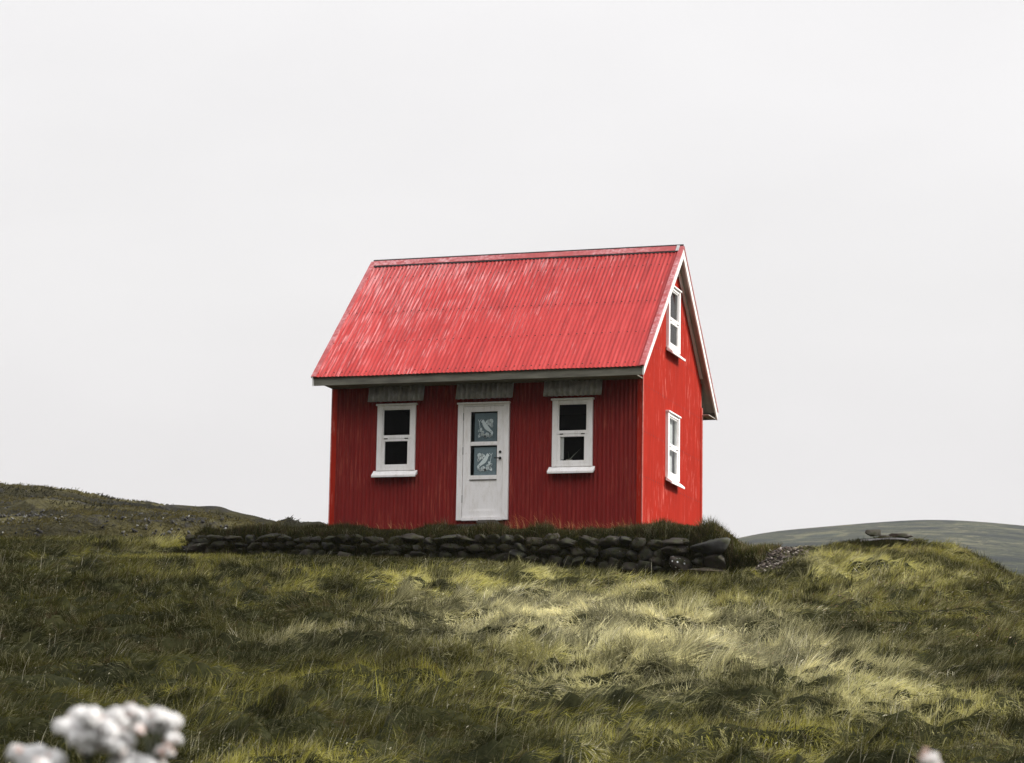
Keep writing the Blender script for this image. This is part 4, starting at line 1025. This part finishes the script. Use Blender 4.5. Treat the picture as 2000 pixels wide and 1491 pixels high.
# roof
def rp(y_along, off, side):
    """point on a slope: distance from the eave along the slope, offset along its normal"""
    yy = y_along / NLEN; zz = HE + SL * yy
    y = (-OE + yy); y -= off * SL / NLEN; z = zz + off / NLEN
    return (y, z) if side < 0 else (DP - y, z)
SLEN = (DP / 2 + OE) * NLEN
def roof_sheet(side, label=None):
    X0, X1 = -WD - OG + .01, OG - .01
    xs = np.arange(X0, X1 + .001, PER / 8)
    st = [0, .83, .85, 1.70, 1.72, SLEN]; lift = [.0, .0, .004, .004, .008, .008]
    V = []; F = []; MI = []
    lv = [(0, 0), (.90, .0), (.90, .004), (1.80, .004), (1.80, .008), (SLEN - .01, .008)]
    for a, l in lv:
        for x in xs:
            off = .0058 * math.cos(2 * math.pi * (x - X0) / PER) + .003 * math.sin(x * 3.3 + a) - l * .5 + .020
            y, z = rp(a, off, side); V.append((x, y, z))
    m_ = len(xs)
    for i in range(len(lv) - 1):
        for k in range(m_ - 1): F.append((i * m_ + k, i * m_ + k + 1, (i + 1) * m_ + k + 1, (i + 1) * m_ + k)); MI.append(0)
    # lower edge thickness
    b0 = len(V)
    for x in xs:
        off = .0058 * math.cos(2 * math.pi * (x - X0) / PER) + .003 * math.sin(x * 3.3) + .020 - .004
        y, z = rp(0.0, off, side); V.append((x, y, z))
    for k in range(m_ - 1): F.append((k, k + 1, b0 + k + 1, b0 + k)); MI.append(0)
    # nail rows
    for a in (.10, .96, 1.86, 2.95, SLEN - .26):
        k = 1
        while X0 + PER * k < X1:
            x = X0 + PER * k; b0 = len(V); r = .013
            for an in range(6):
                y, z = rp(a + r * math.sin(an * 1.047), .032, side); V.append((x + r * math.cos(an * 1.047), y, z))
            y, z = rp(a, .040, side); V.append((x, y, z))
            for an in range(6): F.append((b0 + an, b0 + (an + 1) % 6, b0 + 6)); MI.append(1)
            k += 2 if (k % 10) else 1
    me = bpy.data.meshes.new('roof'); me.from_pydata(V, [], F); me.polygons.foreach_set('material_index', np.array(MI, np.int32)); me.update()
    o = H(link('roof', me, mats=[m_roof, m_rivet], smooth=True)); o['label'] = label
roof_sheet(-1, 'front roof slope, scraped and faded red corrugated iron'); roof_sheet(1, 'rear roof slope of red corrugated iron')
# roof deck under the sheets
mb = MB()
for side in (-1, 1):
    a0 = rp(.04, -.008, side); a1 = rp(SLEN, -.008, side); b1 = rp(SLEN, -.035, side); b0 = rp(.04, -.035, side)
    mb.prism([a0, a1, b1, b0], -WD - OG + .03, OG - .03, 'x')
H(mb.build('roof_deck', m_soffit))
# ridge cap, verge flashings, bargeboards, fascias, soffits
mb = MB(); t_ = .006
for side in (-1, 1):
    p = [rp(SLEN - .125, .038, side), rp(SLEN + .012, .046, side), rp(SLEN + .012, .040, side), rp(SLEN - .125, .033, side)]
    mb.prism(p, -WD - OG + .03, OG - .10, 'x')
H(mb.build('ridge_cap', m_cap))
mb = MB()
for side in (-1, 1): mb.prism([rp(SLEN - .150, .0265, side), rp(SLEN - .10, .034, side), rp(SLEN - .10, .0, side), rp(SLEN - .155, .0, side)], -WD - OG + .04, OG - .11, 'x')
H(mb.build('ridge_gap_shade', m_black))  # black strip stands in for the shaded voids under the ridge cap
mb = MB()
for side in (-1, 1):
    p = [rp(SLEN - .14, .044, side), rp(SLEN + .016, .053, side), rp(SLEN + .016, .045, side), rp(SLEN - .14, .039, side)]
    mb.prism(p, OG - .105, OG - .055, 'x')
H(mb.build('ridge_end_flashing', m_flash))
mb = MB()
mb.prism([(DP / 2 + .022 * math.cos(k), HR + .045 + .022 * math.sin(k)) for k in np.arange(0, 6.28, .5)], -WD - OG + .03, OG + .0, 'x')
H(mb.build('ridge_roll', m_black))
for x0, x1, lab in ((-WD - OG - .012, -WD - OG + .075, 'left verge flashing'), (OG - .062, OG + .012, 'right verge flashing')):
    for side in (-1, 1):
        mb = MB()
        mb.prism([rp(-.005, .040, side), rp(SLEN + .01, .040, side), rp(SLEN + .01, .034, side), rp(-.005, .034, side)], x0, x1, 'x')
        xo = (x0, x0 + .004) if x0 < -1 else (x1 - .004, x1); xi = (x1 - .004, x1) if x0 < -1 else (x0, x0 + .004)
        mb.prism([rp(-.005, .034, side), rp(SLEN + .0, .034, side), rp(SLEN + .0, .002, side), rp(-.005, .002, side)], *xo, 'x')
        mb.prism([rp(-.005, .034, side), rp(SLEN + .0, .034, side), rp(SLEN + .0, .022, side), rp(-.005, .022, side)], *xi, 'x')
        H(mb.build('verge_flashing', m_cap))
BW = .135
for x0, x1 in ((OG - .022, OG + .004), (-WD - OG - .004, -WD - OG + .022)):
    for side in (-1, 1):
        mb = MB(); a = .02
        y0, z0 = rp(a, -.002, side); yr = DP / 2 + side * .0005; zr = HR - .004
        vy = BW
        # plumb-cut board following the slope
        mb.prism([(y0, z0), (yr, zr), (yr, zr - vy * 1.25), (y0, z0 - vy)], x0, x1, 'x')
        H(mb.build('bargeboard', m_board))
for side in (-1, 1):
    mb = MB(); y0, z0 = rp(.03, -.006, side); yy = y0 if side < 0 else y0 - .024
    mb.box(-WD - OG + .024, OG - .024, yy, yy + .024, z0 - .135, z0 - .012)
    H(mb.build('fascia', m_wood))
    mb = MB(); ya, yb = (y0 + .026, -.012) if side < 0 else (DP + .012, y0 - .026)
    mb.box(-WD - .01, .01, ya, yb, z0 - .118, z0 - .098)
    H(mb.build('eave_soffit', m_wood))
# underside boards of the verge overhang (plain boards lying under the deck) and the white trim on the gable wall
for x0, x1 in ((.014, OG - .024), (-WD - OG + .024, -WD - .014)):
    for side in (-1, 1):
        mb = MB(); a0 = rp(.30, -.038, side); a1 = rp(SLEN - .04, -.038, side); b1 = rp(SLEN - .07, -.055, side); b0 = rp(.30, -.055, side)
        mb.prism([a0, a1, b1, b0], x0, x1, 'x'); H(mb.build('verge_soffit', m_soffit))
        if side < 0: continue
        mb = MB()
        ya, yb = (DP, DP + OE - .03)
        mb.box(x0, x1 - .002 if x0 > 0 else x1, ya, yb, HE - .11, HE - .095); 
        H(mb.build('verge_soffit', m_soffit))
for x0, x1 in ((.012, .045), (-WD - .045, -WD - .012)):
    for side in (-1, 1):
        mb = MB(); a0 = rp(.80, -.058, side); a1 = rp(SLEN - .07, -.058, side); b1 = rp(SLEN - .14, -.125, side); b0 = rp(.86, -.125, side)
        mb.prism([a0, a1, b1, b0], x0, x1, 'x'); H(mb.build('gable_trim', m_board))
# bare metal hoods over the windows and the door
for xa, xb, lab in ((-4.545, -3.59, 'galvanised hood over the left front window'), (-3.043, -2.08, 'galvanised hood over the front door'), (-1.579, -.622, 'galvanised hood over the right front window')):
    P_ = .0868; xs = np.arange(xa, xb + .001, P_ / 8); V = []; F = []
    for (y, z) in ((-.05, 2.40), (-.085, 2.22), (-.125, 2.092)):
        for x in xs:
            V.append((x, y - .024 * math.cos(2 * math.pi * (x - xa) / P_), z))
    m_ = len(xs)
    for i in range(2):
        for k in range(m_ - 1): F.append((i * m_ + k, i * m_ + k + 1, (i + 1) * m_ + k + 1, (i + 1) * m_ + k))
    me = bpy.data.meshes.new('window_hood'); me.from_pydata(V, [], F); me.update()
    o = H(link('window_hood', me, m_galv, smooth=True)); o['label'] = lab
    md = o.modifiers.new('solid', 'SOLIDIFY'); md.thickness = .002

# ------------------------------------------------------------------ white flowers close to the camera
m_petal = None
def petal():
    m = bpy.data.materials.new('flower_petals'); m.use_nodes = True; t = m.node_tree; t.nodes.clear()
    o = N(t, 'ShaderNodeOutputMaterial'); a = N(t, 'ShaderNodeAttribute', attribute_name='Col'); d_ = N(t, 'ShaderNodeBsdfDiffuse'); tr = N(t, 'ShaderNodeBsdfTranslucent'); mx = N(t, 'ShaderNodeMixShader'); mx.inputs[0].default_value = .5
    t.links.new(a.outputs['Color'], d_.inputs[0]); t.links.new(a.outputs['Color'], tr.inputs[0]); t.links.new(d_.outputs[0], mx.inputs[1]); t.links.new(tr.outputs[0], mx.inputs[2]); t.links.new(mx.outputs[0], o.inputs[0]); return m
m_petal = petal(); m_stem = plain('flower_stem', (.045, .05, .03), .7)
FD = 2.6
def flower(heads, root_px, label, FDd=FD):
    rootP = atd(root_px[0], root_px[1], FDd); gz = float(hsample(np.array([rootP[0]]), np.array([rootP[1]]))[0]); base = Vector((rootP[0], rootP[1], gz))
    e = empty('flower', base); tag(e, label, 'flower')
    sc = FDd / F_PX
    jn = Vector(atd(root_px[0], root_px[1], FDd)) - base
    def tube(mb, a, b, r0_, r1_):
        ax = (b - a).normalized(); u_ = ax.orthogonal().normalized(); w_ = ax.cross(u_); i0 = len(mb.v)
        for p, r in ((a, r0_), (b, r1_)):
            for k in range(6): mb.v.append(tuple(p + (u_ * math.cos(k * 1.047) + w_ * math.sin(k * 1.047)) * r))
        for k in range(6): mb.f.append((i0 + k, i0 + (k + 1) % 6, i0 + 6 + (k + 1) % 6, i0 + 6 + k)); mb.m.append(0)
    mb = MB(); tube(mb, Vector((0, 0, -.02)), jn, .0030, .0024)
    for (px, py, r, pk) in heads:
        r = r * 1.2
        dpt = FDd + rng.uniform(-.03, .03); c = Vector(atd(px, py, dpt)) - base; mid = jn.lerp(c, .5) + Vector((0, 0, .004))
        tube(mb, jn, mid, .0030, .0022); tube(mb, mid, c - Vector((0, 0, r * sc * .5)), .0022, .0016)
    mb.build('stem', m_stem, e, smooth=True)
    for (px, py, r, pk) in heads:
        c = Vector(atd(px, py + (21 if 120 < px < 400 else 4), FDd + rng.uniform(-.03, .03))) - base; R_ = r * sc * 1.22
        npz = int(160 + r * 14); dirs = rng.normal(size=(npz, 3)); dirs[:, 2] = np.abs(dirs[:, 2]) * 1.0 - .35; dirs /= np.linalg.norm(dirs, axis=1)[:, None]
        V, Q, C = [], [], []
        subs = rng.normal(size=(6, 3)) * R_ * np.array([.42, .42, .34]); srs = R_ * rng.uniform(.42, .72, 6)
        for i in range(npz):
            dv_ = dirs[i]; q_ = i % 6; p = subs[q_] + dv_ * srs[q_] * rng.uniform(.75, 1.1)
            a = np.cross(dv_, rng.normal(size=3)); a /= np.linalg.norm(a); b = np.cross(dv_, a); sz = R_ * rng.uniform(.16, .34)
            o_ = len(V)
            V += [p + a * sz, p + b * sz + dv_ * sz * .3, p - a * sz, p - b * sz + dv_ * sz * .3]; Q.append([o_, o_ + 1, o_ + 2, o_ + 3])
            cc = np.array((.99, .98, .97)) if rng.random() > pk * .6 else np.array((.74, .52, .44)); C += [cc * rng.uniform(.85, 1.0)] * 4
        me = mesh_np('flower_head', np.array(V), np.array(Q), cols=np.array(C)); o_ = link('flower_head', me, m_petal, e); o_.location = c
    # narrow leaves along the stem
    for k in range(4):
        mb = MB(); z = jn.z * (.45 + .13 * k); a = rng.uniform(0, 6.28); l = .09; dx, dy = math.cos(a), math.sin(a)
        c0 = Vector((0, 0, -.02)).lerp(jn, z / jn.z)
        mb.add([c0, c0 + Vector((dx * l * .5 - dy * .010, dy * l * .5 + dx * .010, .03)), c0 + Vector((dx * l, dy * l, .02)), c0 + Vector((dx * l * .5 + dy * .010, dy * l * .5 - dx * .010, .028))], [(0, 1, 2, 3)])
        mb.build('leaf', m_stem, e)
flower([(152, 1382, 24, .02), (178, 1392, 24, .03), (142, 1402, 20, .03), (165, 1415, 22, .1), (150, 1428, 14, .05), (195, 1400, 18, .3)], (172, 1500), 'blurred white flower cluster at bottom left, the left part of the large clump')
flower([(222, 1392, 20, .05), (228, 1415, 22, .15), (218, 1432, 20, .05), (240, 1428, 18, .1), (205, 1440, 12, .3), (232, 1458, 10, .2)], (232, 1510), 'blurred white flower cluster in the middle of the bottom left clump')
flower([(268, 1385, 20, .1), (292, 1384, 20, .05), (312, 1396, 22, .05), (326, 1408, 22, .05), (338, 1424, 14, .05), (272, 1407, 12, .5), (318, 1450, 14, .5), (310, 1468, 10, .2)], (300, 1515), 'blurred white flower cluster arching over the right of the bottom left clump')
flower([(238, 1468, 20, .02), (258, 1480, 24, .02), (262, 1500, 24, .05), (235, 1490, 16, .05)], (256, 1540), 'low white flower cluster beneath the large clump at the bottom edge')
flower([(70, 1488, 26, .1), (95, 1490, 24, .1), (80, 1505, 26, .05), (110, 1500, 18, .35)], (88, 1550), 'white flower head cut by the bottom edge, farthest left')
flower([(1812, 1472, 9, .7), (1818, 1482, 11, .3), (1822, 1498, 12, .2)], (1822, 1550), 'small pinkish white flower bud at the bottom right edge')

# ------------------------------------------------------------------ haze
hz = MB(); x0, y0 = to_xy(0, 600)
hz.box(-2400, 2400, -2400, 2400, -60, 210)
hm = bpy.data.materials.new('haze'); hm.use_nodes = True; t = hm.node_tree; t.nodes.clear()
ho = N(t, 'ShaderNodeOutputMaterial'); hv = N(t, 'ShaderNodeVolumePrincipled'); hv.inputs['Color'].default_value = (.9, .9, .91, 1); hv.inputs['Density'].default_value = .00013
t.links.new(hv.outputs[0], ho.inputs['Volume'])
o = hz.build('haze', hm); tag(o, 'thin mist over the whole landscape', 'haze', None, 'stuff')
